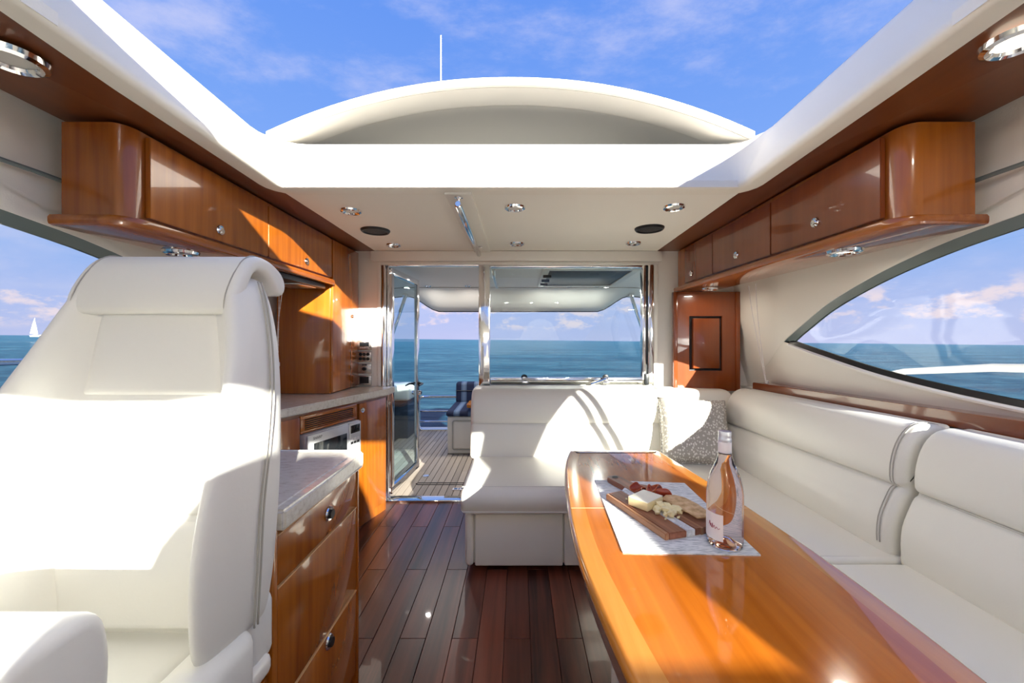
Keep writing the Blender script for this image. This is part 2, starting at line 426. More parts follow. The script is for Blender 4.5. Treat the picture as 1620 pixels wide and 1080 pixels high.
# ------------------------------------------------------------------ side walls with the swept windows
TOPC = [(2.41, -.02), (2.22, .085), (2.03, .177), (1.767, .262), (1.497, .322), (1.167, .37), (.8, .41), (.31, .44), (-.1, .37), (-.43, .245), (-.62, .12)]
BOTC = [(-.66, -.05), (-.6, -.26), (-.2, -.30), (.6, -.275), (1.28, -.234), (1.76, -.175), (2.12, -.095)]
hole = spline(TOPC, 5)[:-1]+spline(BOTC+[(2.41, -.02)], 5)[:-1]
def wx(z, y=1.2):
    k = min(1, max(0, (2.55-y)/1.2)); f = min(1, max(0, (y-2.42)/.3)); return 1.6+.045*f*f*(3-2*f)-.3*min(z, .56)*(k if z > 0 else 1)
def wall_map(bm, side, n, off=0):
    """subdivide a flat (y, z) sheet and bend it to the wall's inner surface"""
    for _ in range(n): bmesh.ops.subdivide_edges(bm, edges=[e for e in bm.edges if e.calc_length() > .16], cuts=1)
    for v in bm.verts: v.co.x = side*(wx(v.co.z-H, v.co.y)+off+abs(v.co.x))
for side, nm in ((-1, 'left'), (1, 'right')):
    bm = nbm()
    outer = [(-.82, -.36), (3.04, -.36), (3.04, .72), (.2, .72), (-.82, .58)]
    sheet(bm, outer, [hole[::-1]], lambda y, z: V(0, y, z))
    bmesh.ops.triangulate(bm, faces=bm.faces[:]); wall_map(bm, side, 5)
    g = bmesh.ops.extrude_face_region(bm, geom=bm.faces[:])
    for v in g['geom']:
        if isinstance(v, bmesh.types.BMVert): v.co.x += side*.045
    w = struct('wall_'+nm, bm, M['wallw'])
    bm = nbm(); bx(bm, min(side*1.7, side*1.76), max(side*1.7, side*1.76), -.82, 3.04, -.02, Zr(-.36)); obj('lower_wall', bm, M['wallw'], w)
    bm = nbm()                                              # seam bead over the window
    tube(bm, [V(side*(wx(.50, y)-.004), y, .50) for y in (-.3, .4, 1.2, 1.5, 1.8, 2.1, 2.4, 2.7, 3.0)], .007, 6)
    obj('seam', bm, M['gasket'], w)
    win = sroot('window_1' if side < 0 else 'window_2', (side*1.6, 1.0, H))
    bm = nbm(); sheet(bm, inset(hole, .002), [], lambda y, z: V(0, y, z)); bmesh.ops.triangulate(bm, faces=bm.faces[:]); wall_map(bm, side, 3, .030)
    obj('pane', bm, M['glass'], win, 60)
    nt = len(spline(TOPC, 5))-1
    def band(lo, hi, m, w0, name, dx0, dx1):
        bm = nbm(); ins = inset(hole, w0)
        for i in range(lo, hi):
            j = (i+1) % len(hole)
            a, b, c, d = hole[i], hole[j], ins[j], ins[i]
            X = lambda p, o: V(side*(wx(p[1], p[0])+o), *p)
            add(bm, [X(a, dx0), X(b, dx0), X(c, dx1), X(d, dx1)], [(0, 1, 2, 3)])
            add(bm, [X(a, dx1+.012), X(b, dx1+.012), X(c, dx1+.012), X(d, dx1+.012)], [(3, 2, 1, 0)])
        bmesh.ops.remove_doubles(bm, verts=bm.verts, dist=1e-5)
        return obj(name, bm, m, win)
    band(0, nt, M['gasket'], .030, 'frame', .004, .024)
    band(nt, len(hole), M['rubber'], .022, 'gasket', .002, .02)
    for off in (0, .145):                                   # twin slanting bars of the sliding pane
        bm = nbm(); L0 = [(.37, .44), (.42, .28), (.46, .05), (.49, -.28)]
        for (ya, za), (yb, zb) in zip(L0, L0[1:]):
            add(bm, [V(side*(wx(za)+o), ya+off+e, za) for o in (.015, .03) for e in (0, .078)]+[V(side*(wx(zb)+o), yb+off+e, zb) for o in (.015, .03) for e in (0, .078)],
                [(0, 1, 5, 4), (2, 3, 7, 6), (0, 2, 6, 4), (1, 3, 7, 5)])
        obj('mullion', bm, M['rubber'], win)
    bm = nbm(); tube(bm, [V(side*(wx(z, y)-.002), y, z) for y, z in inset(hole, -.010)[nt:]], .009, 6); obj('lower_trim', bm, M['paint'], win)

# ------------------------------------------------------------------ forward bulkhead and windscreen (behind the camera)
bm = nbm()
outer = [(-1.75, -1.26), (1.75, -1.26), (1.75, .60), (-1.75, .60)]
scr = [(-1.34, .42), (-1.40, .0), (.03, .0), (.10, .16), (.19, .27), (.32, .34), (.46, .34), (.58, .27), (.66, .12), (.74, -.10), (1.14, -.10), (1.20, .05), (1.38, .25), (1.46, .56), (.9, .53), (.1, .43)]  # unseen outline; the sill hump is shaped to shade the chair wing
sheet(bm, outer, [scr], lambda x, z: V(x, -.82, z), (0, -.05, 0))
struct('wall_front', bm, M['gel'])
bm = nbm()
prism(bm, rpoly([(-.83, -.03), (-.42, -.17), (-.27, -.26), (-.25, -.42), (-.50, -.60), (-.52, -1.24), (-.83, -1.24)], .04, 3), lambda y, z, x: V(x, y, z), -1.62, 1.62)
struct('trim_8', bm, M['gel'])  # white dash out of view, added to bounce sun to the ceiling
bm = nbm(); prism(bm, rpoly([(-1.7, -.9), (1.7, -.9), (1.5, -3.0), (.6, -5.0), (0, -5.6), (-.6, -5.0), (-1.5, -3.0)], .3, 4), lambda x, y, z: V(x, y, z-.03*(-.9-y)*.5), -.9, -.14)
struct('foredeck', bm, M['gel'])  # unseen foredeck, added so its sunlit white brightens the cabin
win = sroot('window_4', (0, -.84, H))
bm = nbm(); sheet(bm, scr, [], lambda x, z: V(x, -.84, z)); obj('pane', bm, M['glass'], win, 0)
# ------------------------------------------------------------------ ceilings, soffits, hatch coaming
XL, XR, YA = -1.04, .98, 1.76
xc, hw = (XL+XR)/2, (XR-XL)/2
def zs(y): return .664+.04*max(0, 1.76-y)
bowf = [(xc+hw*u, .08+.62*min(1, abs(u-.35)/.95)**1.4) for u in [i/10-1 for i in range(21)]]  # unseen front edge, skewed so sun reaches the port pillar
bm = nbm(); sheet(bm, [(-1.065, 1.75), (1.005, 1.75), (1.055, 3.05), (-1.09, 3.05)], [], lambda x, y: V(x, y, .664), (0, 0, .03))
struct('ceiling', bm, M['liner'])
bm = nbm(); sheet(bm, [(-1.46, .1), (1.46, .1), (1.46, .90), (XR, .9)]+[(p[0], p[1]) for p in bowf[::-1]]+[(XL, .9), (-1.46, .9)], [], lambda x, y: V(x, y, .705), (0, 0, .03))
sheet(bm, [(-1.7, -.86), (1.7, -.86), (1.5, .1), (-1.5, .1)], [], lambda x, y: V(x, y, .585+(y+.86)/.96*.12), (0, 0, .04))
struct('ceiling_front', bm, M['liner'])
for side, nm, xi in ((-1, 'trim_1', XL), (1, 'trim_2', XR)):
    bm = nbm()
    xa = -1.09 if side < 0 else 1.055
    xi += side*.03
    sheet(bm, [(xi, .25), (xi, 1.76), (xa, 3.045), (side*1.47, 3.045), (side*1.47, .25)], [], lambda x, y: V(x, y, zs(y)+.001), (0, 0, .02))
    bmesh.ops.subdivide_edges(bm, edges=bm.edges[:], cuts=1)
    struct(nm, bm, M['soffit'], smooth=0)
# coaming: a ring lofted round the opening
ring = []
def arcpts(cx, cy, r, a0, a1, n=5): return [(cx+r*math.cos(a0+(a1-a0)*i/n), cy+r*math.sin(a0+(a1-a0)*i/n)) for i in range(n+1)]
ring += arcpts(XR-.05, YA-.05, .05, 0, PI/2)+arcpts(XL+.05, YA-.05, .05, PI/2, PI)
ring += [(XL, 1.4), (XL, 1.1)]+bowf+[(XR, 1.1), (XR, 1.4)]
sec = [(.075, -.004), (.016, -.004), (.004, .004), (0, .014), (.003, .03), (.055, .125), (.095, .205), (.108, .235), (.118, .250), (.130, .254), (.150, .252), (.158, .243), (.160, .12)]
loops = []
bm = nbm()
for off, dz in sec:
    pts = inset(ring, -off)
    loops.append([bm.verts.new(V(x, y, zs(y)+dz)) for x, y in pts])
for A, B in zip(loops, loops[1:]):
    for k in range(len(ring)): bm.faces.new((A[k], A[(k+1) % len(ring)], B[(k+1) % len(ring)], B[k]))
M['coaming'] = mat('satin white coaming', (.82, .785, .71), .5, spec=.2)
coam = struct('trim_3', bm, M['coaming'], smooth=50)
bm = nbm()                                                   # fixed roof skin outboard and aft of the coaming
bx(bm, -1.20, 1.14, 1.92, 3.12, Zr(.72), Zr(.80), .01, 2)
tray = struct('roof', bm, M['low_bounce'])
bm = nbm()
for x0, x1, y0, y1 in ((-1.66, -1.19, -.3, 3.12), (1.13, 1.66, -.3, 3.12)): bx(bm, x0, x1, y0, y1, Zr(.735), Zr(.885), .02, 2)
obj('side_skin', bm, M['gel'], tray)
# batten under the aft ceiling that carries the handrail
bm = nbm(); bx(bm, -.335, -.212, 1.80, 3.03, Zr(.650), Zr(.666), .004, 2); struct('trim_4', bm, M['liner'])

# ------------------------------------------------------------------ aft bulkhead
bm = nbm(); YB = 3.04
bx(bm, -1.82, -1.045, YB, YB+.07, 0, Zr(.70))
bx(bm, 1.03, 1.82, YB, YB+.07, 0, Zr(.70))
bx(bm, -1.045, 1.03, YB, YB+.07, Zr(.565), Zr(.664))
bx(bm, -.255, 1.03, YB+.005, YB+.07, 0, Zr(-.355))
back = struct('wall_back', bm, M['paint'])
bm = nbm()
bx(bm, -1.075, 1.062, YB-.012, YB+.01, Zr(.558), Zr(.580), .004); bx(bm, -1.075, -1.045, YB-.012, YB+.01, Zr(-.36), Zr(.56), .004); bx(bm, 1.03, 1.062, YB-.012, YB+.01, Zr(-.36), Zr(.56), .004)
bx(bm, -1.12, 1.09, YB-.03, YB+.005, Zr(.585), Zr(.662), .006)
obj('architrave', bm, M['paint'], back)
bm = nbm(); bx(bm, -1.045, -.25, YB-.01, YB+.09, -.012, .014, .004); struct('trim_5', bm, M['chrome'])
# stainless posts around the door and window
bm = nbm()
bx(bm, -1.043, -1.012, YB-.01, YB+.06, .01, Zr(.56), .006)
bx(bm, -1.010, -.997, YB+.02, YB+.07, .01, Zr(.56), .004)
bx(bm, -.302, -.216, YB-.015, YB+.05, 0.01, Zr(.56), .006)
bx(bm, -.997, -.302, YB, YB+.05, Zr(.552), Zr(.566), .003)
struct('trim_6', bm, M['chrome'])
# aft window
win = sroot('window_3', (.38, YB, Zr(-.35)))
bm = nbm(); bx(bm, -.214, .985, YB+.02, YB+.028, Zr(-.31), Zr(.548)); obj('pane', bm, M['aft_glass'], win, 0)
bm = nbm(); bx(bm, -.214, 1.03, YB-.005, YB+.05, Zr(-.352), Zr(-.300), .006, 2)
bx(bm, -.214, 1.03, YB-.012, YB+.03, Zr(-.322), Zr(-.316), .002, 1); obj('bottom_rail', bm, M['chrome'], win)
bm = nbm(); bx(bm, -.214, 1.03, YB-.005, YB+.05, Zr(.540), Zr(.562), .004, 2); obj('top_rail', bm, M['chrome'], win)
bm = nbm(); bx(bm, .945, .972, YB-.008, YB+.05, Zr(-.35), Zr(.56), .005); bx(bm, .985, 1.028, YB-.02, YB+.05, Zr(-.35), Zr(.56), .006); obj('side_stile', bm, M['chrome'], win)
bm = nbm(); bx(bm, .970, .986, YB-.005, YB+.045, Zr(-.35), Zr(.56)); bx(bm, .96, .99, YB-.025, YB+.0, Zr(-.355), Zr(-.27), .004); obj('seal', bm, M['rubber'], win)
for x, tilt, ln in ((.045, 0, .09), (.66, .35, -.10)):        # two lever latches
    bm = nbm(); lathe(bm, [(0, -.014), (.016, -.014), (.020, -.006), (.020, .008), (.014, .016), (0, .018)], seg=16, mx=Matrix.Translation(V(x, YB-.025, -.305)) @ Matrix.Rotation(PI/2, 4, 'X'))
    bx(bm, x-.018, x+.03, YB-.03, YB-.005, Zr(-.348), Zr(-.325), .003)
    la = obj('latch', bm, M['chrome'], win)
    bm = nbm(); tube(bm, [V(x, YB-.045, -.305), V(x+ln*.6, YB-.05, -.308-abs(tilt)*.05), V(x+ln*1.15, YB-.05, -.312-abs(tilt)*.09)], [.009, .008, .007], 8)
    obj('lever', bm, M['chrome'], la)
    bm = nbm(); lathe(bm, [(0, .0), (.022, .0), (.024, .008), (.012, .012), (0, .012)], seg=14, mx=Matrix.Translation(V(x, YB-.018, -.296)) @ Matrix.Rotation(PI/2, 4, 'X')); obj('pivot_cap', bm, M['black'], la)

# open glass door, hinged on the port jamb and swung out over the deck
door = sroot('door_1', (-1.0, YB+.04, 0))
A = Vector((-.998, YB+.06)); B = Vector((-.952, 3.77)); du = (B-A).normalized(); dn = Vector((du.y, -du.x))
def dm(u, n, z): p = A+du*u+dn*n; return Vector((p.x, p.y, z))
DW = (B-A).length
def dbox(bm, u0, u1, n0, n1, z0, z1, r=.003):
    mx = Matrix(((du.x, dn.x, 0, A.x), (du.y, dn.y, 0, A.y), (0, 0, 1, 0), (0, 0, 0, 1))); bx(bm, u0, u1, n0, n1, z0, z1, r, 2, mx)
D0, D1 = .035, Zr(.55)
for n_, b in (('bottom_rail', (0, DW, -.016, .016, D0, D0+.055)), ('top_rail', (0, DW, -.016, .016, D1-.05, D1)), ('hinge_stile', (0, .045, -.016, .016, D0+.055, D1-.05)), ('lock_stile', (DW-.055, DW, -.016, .016, D0+.055, D1-.05))):
    bm = nbm(); dbox(bm, *b); obj(n_, bm, M['chrome'], door)
bm = nbm(); dbox(bm, .04, DW-.05, -.004, .004, D0+.05, D1-.045, 0); obj('pane', bm, M['door_glass'], door, 0)
bm = nbm()
for s in (-1, 1):
    lathe(bm, [(0, 0), (.02, 0), (.02, .012), (.012, .02), (.009, .045), (0, .046)], seg=12, mx=Matrix.Translation(dm(DW-.028, s*.014, Zr(-.425))) @ Vector((0, 0, 1)).rotation_difference(Vector((dn.x*s, dn.y*s, 0))).to_matrix().to_4x4())
    tube(bm, [dm(DW-.028, s*.055, Zr(-.425)), dm(DW-.06, s*.062, Zr(-.423)), dm(DW-.15, s*.062, Zr(-.43))], [.009, .009, .007], 8)
obj('handle', bm, M['black'], door)
bm = nbm()
for s in (-1, 1): lathe(bm, [(0, 0), (.022, 0), (.022, .02), (.016, .03), (0, .03)], seg=14, mx=Matrix.Translation(dm(DW-.028, s*.014, Zr(-.51))) @ Vector((0, 0, 1)).rotation_difference(Vector((dn.x*s, dn.y*s, 0))).to_matrix().to_4x4())
obj('lock', bm, M['chrome'], door)

# ------------------------------------------------------------------ cockpit beyond: teak deck, hardtop, coamings
bm = nbm(); bx(bm, -1.9, 1.9, 3.09, 5.46, -.06, -.006)
deck = struct('deck_floor', bm, M['caulk'])
TW = .057; tm = {}
for k in range(0, 29):
    xa = -1.50+TW*k
    cuts = [3.13, 3.13+.35+((k*5) % 7)*.27, 5.45]
    for a, b in zip(cuts, cuts[1:]):
        L_ = round(b-a, 3)
        if L_ not in tm:
            bm = nbm(); bx(bm, -TW/2+.003, TW/2-.003, -L_/2+.0015, L_/2-.0015, -.008, 0)
            tm[L_] = mesh('plank', bm, M['teak'], 0)
        o = bpy.data.objects.new('plank', tm[L_]); C.objects.link(o); o.parent = deck; o.location = (xa+TW/2, (a+b)/2, 0)
bm = nbm()                                                   # port and starboard cockpit sides, transom corners
for s in (-1, 1):
    bx(bm, min(s*1.56, s*1.95), max(s*1.56, s*1.95), 3.1, 5.7, -.4, Zr(-.62), .03, 3)
bx(bm, -1.62, -1.36, 4.95, 5.5, Zr(-.78), Zr(-.60), .03, 3)
bx(bm, -1.95, 1.95, 5.46, 5.62, -.5, .0, .01, 2)
cw = struct('wall_cockpit', bm, M['gel'])
bm = nbm(); bx(bm, -1.60, -1.38, 4.97, 5.48, -.02, Zr(-.78), .01); obj('locker_front', bm, M['navy'], cw)
bm = nbm(); bx(bm, -1.585, -1.54, 3.14, 4.94, .10, Zr(-.68), .015, 3); obj('side_bolster', bm, M['navy'], cw)
def hz(x, y):
    a = abs(x); s = min(1, max(0, (1.42-a)/.44)); s = s*s*(3-2*s)
    t = min(1, max(0, (y-4.55)/.45)); t = t*t*(3-2*t)
    return .605-.02*(y-3.1)-t*(.02+.205*s)-max(0, a-1.3)*.10
bm = nbm()
ny, nx = 26, 49
grid(bm, lambda u, v: V(-1.85+3.7*u, 3.1+1.92*v, hz(-1.85+3.7*u, 3.1+1.92*v)), nx, ny)
grid(bm, lambda u, v: V(-1.85+3.7*u, 3.1+1.95*v, hz(-1.85+3.7*u, 3.1+1.92*v)+.022+(.1*(1-v))), nx, ny)
grid(bm, lambda u, v: V(-1.85+3.7*u, 5.02+.03*v, hz(-1.85+3.7*u, 5.02)+.022*v), nx, 2)
hard = struct('roof_cockpit', bm, M['hardtop'], smooth=60)
bm = nbm(); tube(bm, [V(-1.85+3.7*i/48, 5.03, hz(-1.85+3.7*i/48, 5.02)) for i in range(49)], .012, 6); obj('edge_trim', bm, M['rubber'], hard)
bm = nbm(); tube(bm, [V(-1.7+3.4*i/20, 4.50, hz(-1.7+3.4*i/20, 4.50)-.002) for i in range(21)], .006, 6); obj('seam', bm, M['stitch'], hard)
# smoked hatch in the hardtop
t = thing('roof_hatch', 'smoked rectangular hatch with dogs in the cockpit hardtop', 'hatch', (.6, 3.8, Zr(.55)))
bm = nbm(); hx0, hx1, hy0, hy1 = .27, .98, 3.42, 4.28
def hbox(bm, x0, x1, y0, y1, d0, d1, r=.004):
    bx(bm, x0, x1, y0, y1, 0, d1-d0, r, 2, Matrix.Translation(V(0, 0, 0)) @ Matrix.Translation((0, 0, hz(0, 3.1)-d1-.02*(0))) @ Matrix(((1, 0, 0, 0), (0, 1, 0, 0), (0, -.02, 1, .062), (0, 0, 0, 1))))
for b in ((hx0-.06, hx0, hy0-.06, hy1+.06), (hx1, hx1+.06, hy0-.06, hy1+.06), (hx0, hx1, hy0-.06, hy0), (hx0, hx1, hy1, hy1+.06)): hbox(bm, *b, -.01, .02)
obj('frame', bm, M['gel'], t)
bm = nbm(); hbox(bm, hx0-.005, hx1+.005, hy0, hy1, -.01, .012); obj('pane', bm, M['smoked'], t)
for y in (3.62, 3.86, 4.08):
    bm = nbm(); hbox(bm, hx0-.045, hx0+.03, y-.012, y+.012, .02, .045); obj('dog', bm, M['black'], t)
bm = nbm()                                                   # cockpit grab rail under the hardtop
tube(bm, [V(-.20, 3.2, .55), V(-.20, 3.22, .52), V(-.21, 3.4, .52), V(-.215, 4.0, .51), V(-.215, 4.02, .545)], .014, 8)
tag(obj('grab_rail', bm, M['brushed']), 'grey grab rail under the cockpit hardtop seen through the aft window', 'rail')
for side, lab in ((1, 'pair of dark steel struts seen through the aft window under the hardtop edge'), (-1, 'pair of dark steel struts seen through the open glass door')):
    bm = nbm(); tube(bm, [V(side*1.37, 4.86, hz(1.37, 4.86)-.005), V(side*1.50, 4.80, .1), V(side*1.70, 4.70, -.62)], .022, 8)
    s1 = thing('hardtop_strut', lab, 'strut', (side*1.7, 4.7, Zr(-.62)))
    obj('tube', bm, M['chrome'], s1)
    bm = nbm(); tube(bm, [V(side*1.36, 4.82, hz(1.36, 4.8)-.01), V(side*1.40, 4.6, .2), V(side*1.6, 4.4, -.25), V(side*1.68, 4.4, -.62)], .011, 8); obj('brace', bm, M['chrome'], s1)
    bm = nbm(); bx(bm, side*1.37-.03, side*1.37+.03, 4.80, 4.90, Zr(.50), Zr(.545), .005); obj('bracket', bm, M['chrome'], s1)
# stern rail
t = thing('stern_rail', 'polished tubular stern rail at the end of the teak deck', 'rail', (-1.0, 5.40, 0))
bm = nbm(); loop = rpoly([(-1.345, -.79), (.2, -.79), (.2, -1.24), (-1.345, -1.24)], .06, 4)
tube(bm, [V(x, 5.40, z) for x, z in loop], .016, 8, True); obj('frame', bm, M['chrome'], t)
for z in (-.985, -1.125):
    bm = nbm(); tube(bm, [V(-1.345, 5.40, z), V(.2, 5.40, z)], .011, 8); obj('crossbar', bm, M['chrome'], t)
# striped cockpit seat
t = thing('cockpit_bench', 'navy striped cockpit bench on a white moulded locker', 'bench', (-.1, 4.6, 0))
bm = nbm(); bx(bm, -.77, .8, 4.30, 5.0, .0, Zr(-.842), .02, 3); obj('base', bm, M['gel'], t)
bm = nbm(); bx(bm, -.70, -.27, 4.288, 4.305, .06, .355, .012, 3); d = obj('locker_door', bm, M['gel'], t)
bm = nbm(); lathe(bm, [(0, 0), (.022, 0), (.024, .006), (.014, .012), (0, .010)], seg=16, mx=Matrix.Translation((-.44, 4.288, .30)) @ Matrix.Rotation(PI/2, 4, 'X')); obj('latch', bm, M['brushed'], d)
bm = nbm(); tube(bm, [(x, 4.289, z) for x, z in rpoly([(-.71, .05), (-.26, .05), (-.26, .365), (-.71, .365)], .03)], .004, 6, True); obj('door_gap', bm, M['stitch'], d)
bm = nbm(); pillow(bm, rpoly([(4.27, Zr(-.842)), (4.90, Zr(-.842)), (4.90, Zr(-.775)), (4.29, Zr(-.785))], .03), lambda a, b, x: Vector((x, a, b)), -.78, .8, .025); obj('seat_cushion', bm, M['stripe'], t)
bm = nbm(); pillow(bm, rpoly([(4.86, Zr(-.79)), (4.99, Zr(-.79)), (5.02, Zr(-.56)), (4.98, Zr(-.535)), (4.88, Zr(-.545))], .03), lambda a, b, x: Vector((x, a, b)), -.765, .8, .025); bc = obj('back_cushion', bm, M['stripe'], t)
bm = nbm(); tube(bm, [V(-.765, 4.868, -.64), V(.8, 4.868, -.64)], .004, 6); obj('seam', bm, M['inkdark'], bc)
t = thing('cockpit_table', 'small varnished wood table in front of the striped cockpit bench', 'table', (-.1, 4.45, 0))
bm = nbm(); prism(bm, rpoly([(-.56, 4.26), (.5, 4.26), (.5, 4.62), (-.56, 4.62)], .06), lambda a, b, z: Vector((a, b, Zr(z))), -.745, -.715); obj('tabletop', bm, M['table_border_x'], t)
bm = nbm(); lathe(bm, [(0, 0), (.12, 0), (.12, .012), (.03, .03), (.03, .51), (0, .51)], (0.0, 4.14, 0), 16); bx(bm, -.03, .03, 4.11, 4.4, .485, .506, .003); obj('pedestal', bm, M['chrome'], t)
bm = nbm(); bx(bm, -.545, -.44, 3.27, 3.32, 0, .006, .002)
dp = tag(obj('deck_plate', bm, M['label']), 'small white plate with a blue mark set in the teak deck', 'plate')
bm = nbm(); bx(bm, -.53, -.505, 3.28, 3.31, .006, .0075); bx(bm, -.495, -.485, 3.28, 3.31, .006, .0075); bx(bm, -.475, -.455, 3.295, 3.31, .006, .0075); obj('mark', bm, mat('blue mark', (.05, .15, .35), .5), dp)
bm = nbm(); tube(bm, [(-.86, 3.40, .001), (-.88, 3.42, .001), (-.86, 3.44, .001), (-.3, 3.44, .001)], .004, 6); tube(bm, [(-.3, 3.40, .001), (-.86, 3.40, .001)], .004, 6)
tag(obj('deck_hatch_seam', bm, M['caulk']), 'dark outline of a flush hatch in the teak deck', 'hatch')
bm = nbm(); lathe(bm, [(0, 0), (.028, 0), (.028, .004), (.018, .006), (0, .004)], (-1.03+.19, 3.62, 0), 16); tag(obj('deck_drain', bm, M['brushed']), 'small round steel deck fitting by the open glass door', 'drain')

# ------------------------------------------------------------------ stowed sunroof panel over the aft roof
t = thing('sunroof_panel', 'white arched sunroof panel slid back on the aft roof', 'sunroof', (-.03, 2.4, Zr(.92)))
cx_, hw_ = -.035, 1.105
def az(u): return .905+.245*(1-abs(u)**2.1)
def panel(bm, ua, y0, y1, d0, d1, n=40, sl=0):
    for (ya, da, yb, db) in ((y0, d0, y1, d0), (y1, d0, y1, d1), (y1, d1, y0, d1), (y0, d1, y0, d0)):
        grid(bm, lambda a, b: V(cx_+hw_*ua*(2*a-1), ya+(yb-ya)*b, az(ua*(2*a-1))+da+(db-da)*b-sl*(ya+(yb-ya)*b-1.8)), n, 2)
    for s in (0, 1):
        x = cx_+hw_*ua*(2*s-1); z = az(ua)
        add(bm, [V(x, y0, z+d0-sl*(y0-1.8)), V(x, y1, z+d0-sl*(y1-1.8)), V(x, y1, z+d1-sl*(y1-1.8)), V(x, y0, z+d1-sl*(y0-1.8))], [(0, 1, 2, 3)])
    bmesh.ops.remove_doubles(bm, verts=bm.verts, dist=1e-5)
bm = nbm(); panel(bm, 1, 1.80, 1.818, -.004, .03, sl=.03); obj('front_lip', bm, M['gel'], t, 50)
bm = nbm(); panel(bm, 1, 1.816, 1.96, -.006, .025, sl=.03); obj('rim', bm, M['shaded_rim'], t, 50)
bm = nbm()
def rec(u, v):
    uu = 2*u-1; y = 1.95+1.25*v
    return V(cx_+hw_*.97*uu, y, az(uu*.97)-.012-.05*v*(1-abs(uu)**6)+.02*math.sin(min(1, v*8)*PI/2)*(1-abs(uu)**10))
grid(bm, rec, 40, 16)
grid(bm, lambda u, v: rec(u, v)+Vector((0, 0, .03)), 40, 2)
obj('shell', bm, M['shaded_under'], t, 60)
for s in (-1, 1):
    bm = nbm(); bx(bm, cx_+s*1.0-.02, cx_+s*1.0+.02, 1.98, 3.0, Zr(.912), Zr(.935), .003); obj('slide_rail', bm, M['rubber'], t)
bm = nbm(); tube(bm, [V(-.68, 3.5, .6), V(-.68, 3.5, 2.66)], [.009, .005], 8); lathe(bm, [(0, 0), (.04, 0), (.03, .03), (0, .05)], V(-.68, 3.5, .66), 12)
tag(obj('antenna', bm, M['antenna']), 'thin white whip antenna rising above the sunroof panel', 'antenna')

# ------------------------------------------------------------------ overhead cabinets
def knob(parent, p, nrm, name='knob', r=.016):
    bm = nbm(); lathe(bm, [(0, 0), (r, 0), (r*1.06, .003), (r*.95, .007), (r*.55, .005), (r*.5, .012), (0, .013)], seg=16, mx=Matrix.Translation(p) @ Vector((0, 0, 1)).rotation_difference(Vector(nrm)).to_matrix().to_4x4())
    return obj(name, bm, M['chrome'], parent)
def overhead(side, fx, y0, y1, splits, knobs, wall_x, mats, label, name):
    t = thing(name, label, 'cabinet', (side*1.33, (y0+y1)/2, Zr(.34)))
    s = side; yn = y0-.035; zt = .668
    bm = nbm()
    def zt_(y): return zs(y)-.008
    c = []                                                  # carcass outline in plan with a rounded inboard front corner
    c = [(s*wall_x, y1), (s*(fx+.012), y1), (s*(fx+.012), y0)]
    c += [(s*(fx+.012+.05*(1-math.cos(a))), y0-.06*math.sin(a)) for a in [PI/2*i/6 for i in range(1, 7)]]
    c += [(s*(wall_x), y0-.06)]
    bot = [bm.verts.new(V(x, y, .372)) for x, y in c]; top = [bm.verts.new(V(x, y, zt_(y))) for x, y in c]; n = len(c)
    for i in range(n): bm.faces.new((bot[i], bot[(i+1) % n], top[(i+1) % n], top[i]))
    bm.faces.new(bot); bm.faces.new(top)
    body = obj('body', bm, mats[0], t)
    # shelf lip below, following the same corner
    bm = nbm(); o_ = .022
    c2 = [(s*(wall_x+.01), y1), (s*(fx-o_), y1), (s*(fx-o_), y0-.01)]+[(s*(fx-o_+.075*(1-math.cos(a))), y0-.01-.075*math.sin(a)) for a in [PI/2*i/6 for i in range(1, 7)]]+[(s*(wall_x+.015), y0-.085)]
    def lip(off): return inset(c2, off)
    rows = [(.010, .348), (.002, .352), (0, .360), (0, .374), (.004, .381), (.012, .383)]
    L_ = [[bm.verts.new(V(x, y, z)) for x, y in lip(o)] for o, z in rows]
    for P, Q in zip(L_, L_[1:]):
        for i in range(len(c2)): bm.faces.new((P[i], P[(i+1) % len(c2)], Q[(i+1) % len(c2)], Q[i]))
    bm.faces.new(L_[0]); bm.faces.new(L_[-1])
    obj('shelf_lip', bm, mats[1], t)
    ys = splits
    for i, (a, b) in enumerate(zip(ys, ys[1:])):
        bm = nbm()
        a_, b_ = a+.003, b-.003
        vs = []
        for xx in (fx+.011, fx-.006):
            vs += [V(s*xx, a_, .396), V(s*xx, b_, .396), V(s*xx, b_, zt_(b_)-.012), V(s*xx, a_, zt_(a_)-.012)]
        add(bm, vs, [(0, 1, 2, 3), (7, 6, 5, 4), (0, 4, 5, 1), (1, 5, 6, 2), (2, 6, 7, 3), (3, 7, 4, 0)])
        bmesh.ops.bevel(bm, geom=bm.edges[:], offset=.002, segments=2, affect='EDGES')
        d = obj('door', bm, mats[2], t)
        if knobs[i]: knob(d, V(s*(fx-.006), knobs[i][0], knobs[i][1]), (-s, 0, 0), r=.019)
    return t
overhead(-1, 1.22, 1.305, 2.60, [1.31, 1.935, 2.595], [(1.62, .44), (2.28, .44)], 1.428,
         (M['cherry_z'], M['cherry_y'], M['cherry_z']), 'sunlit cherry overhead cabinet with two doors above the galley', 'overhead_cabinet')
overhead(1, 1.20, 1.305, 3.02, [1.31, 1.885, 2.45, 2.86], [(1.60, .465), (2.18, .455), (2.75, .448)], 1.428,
         (M['cherry_z'], M['cherry_y'], M['cherry_red']), 'shaded cherry overhead cabinet with three doors above the side settee', 'overhead_cabinet')
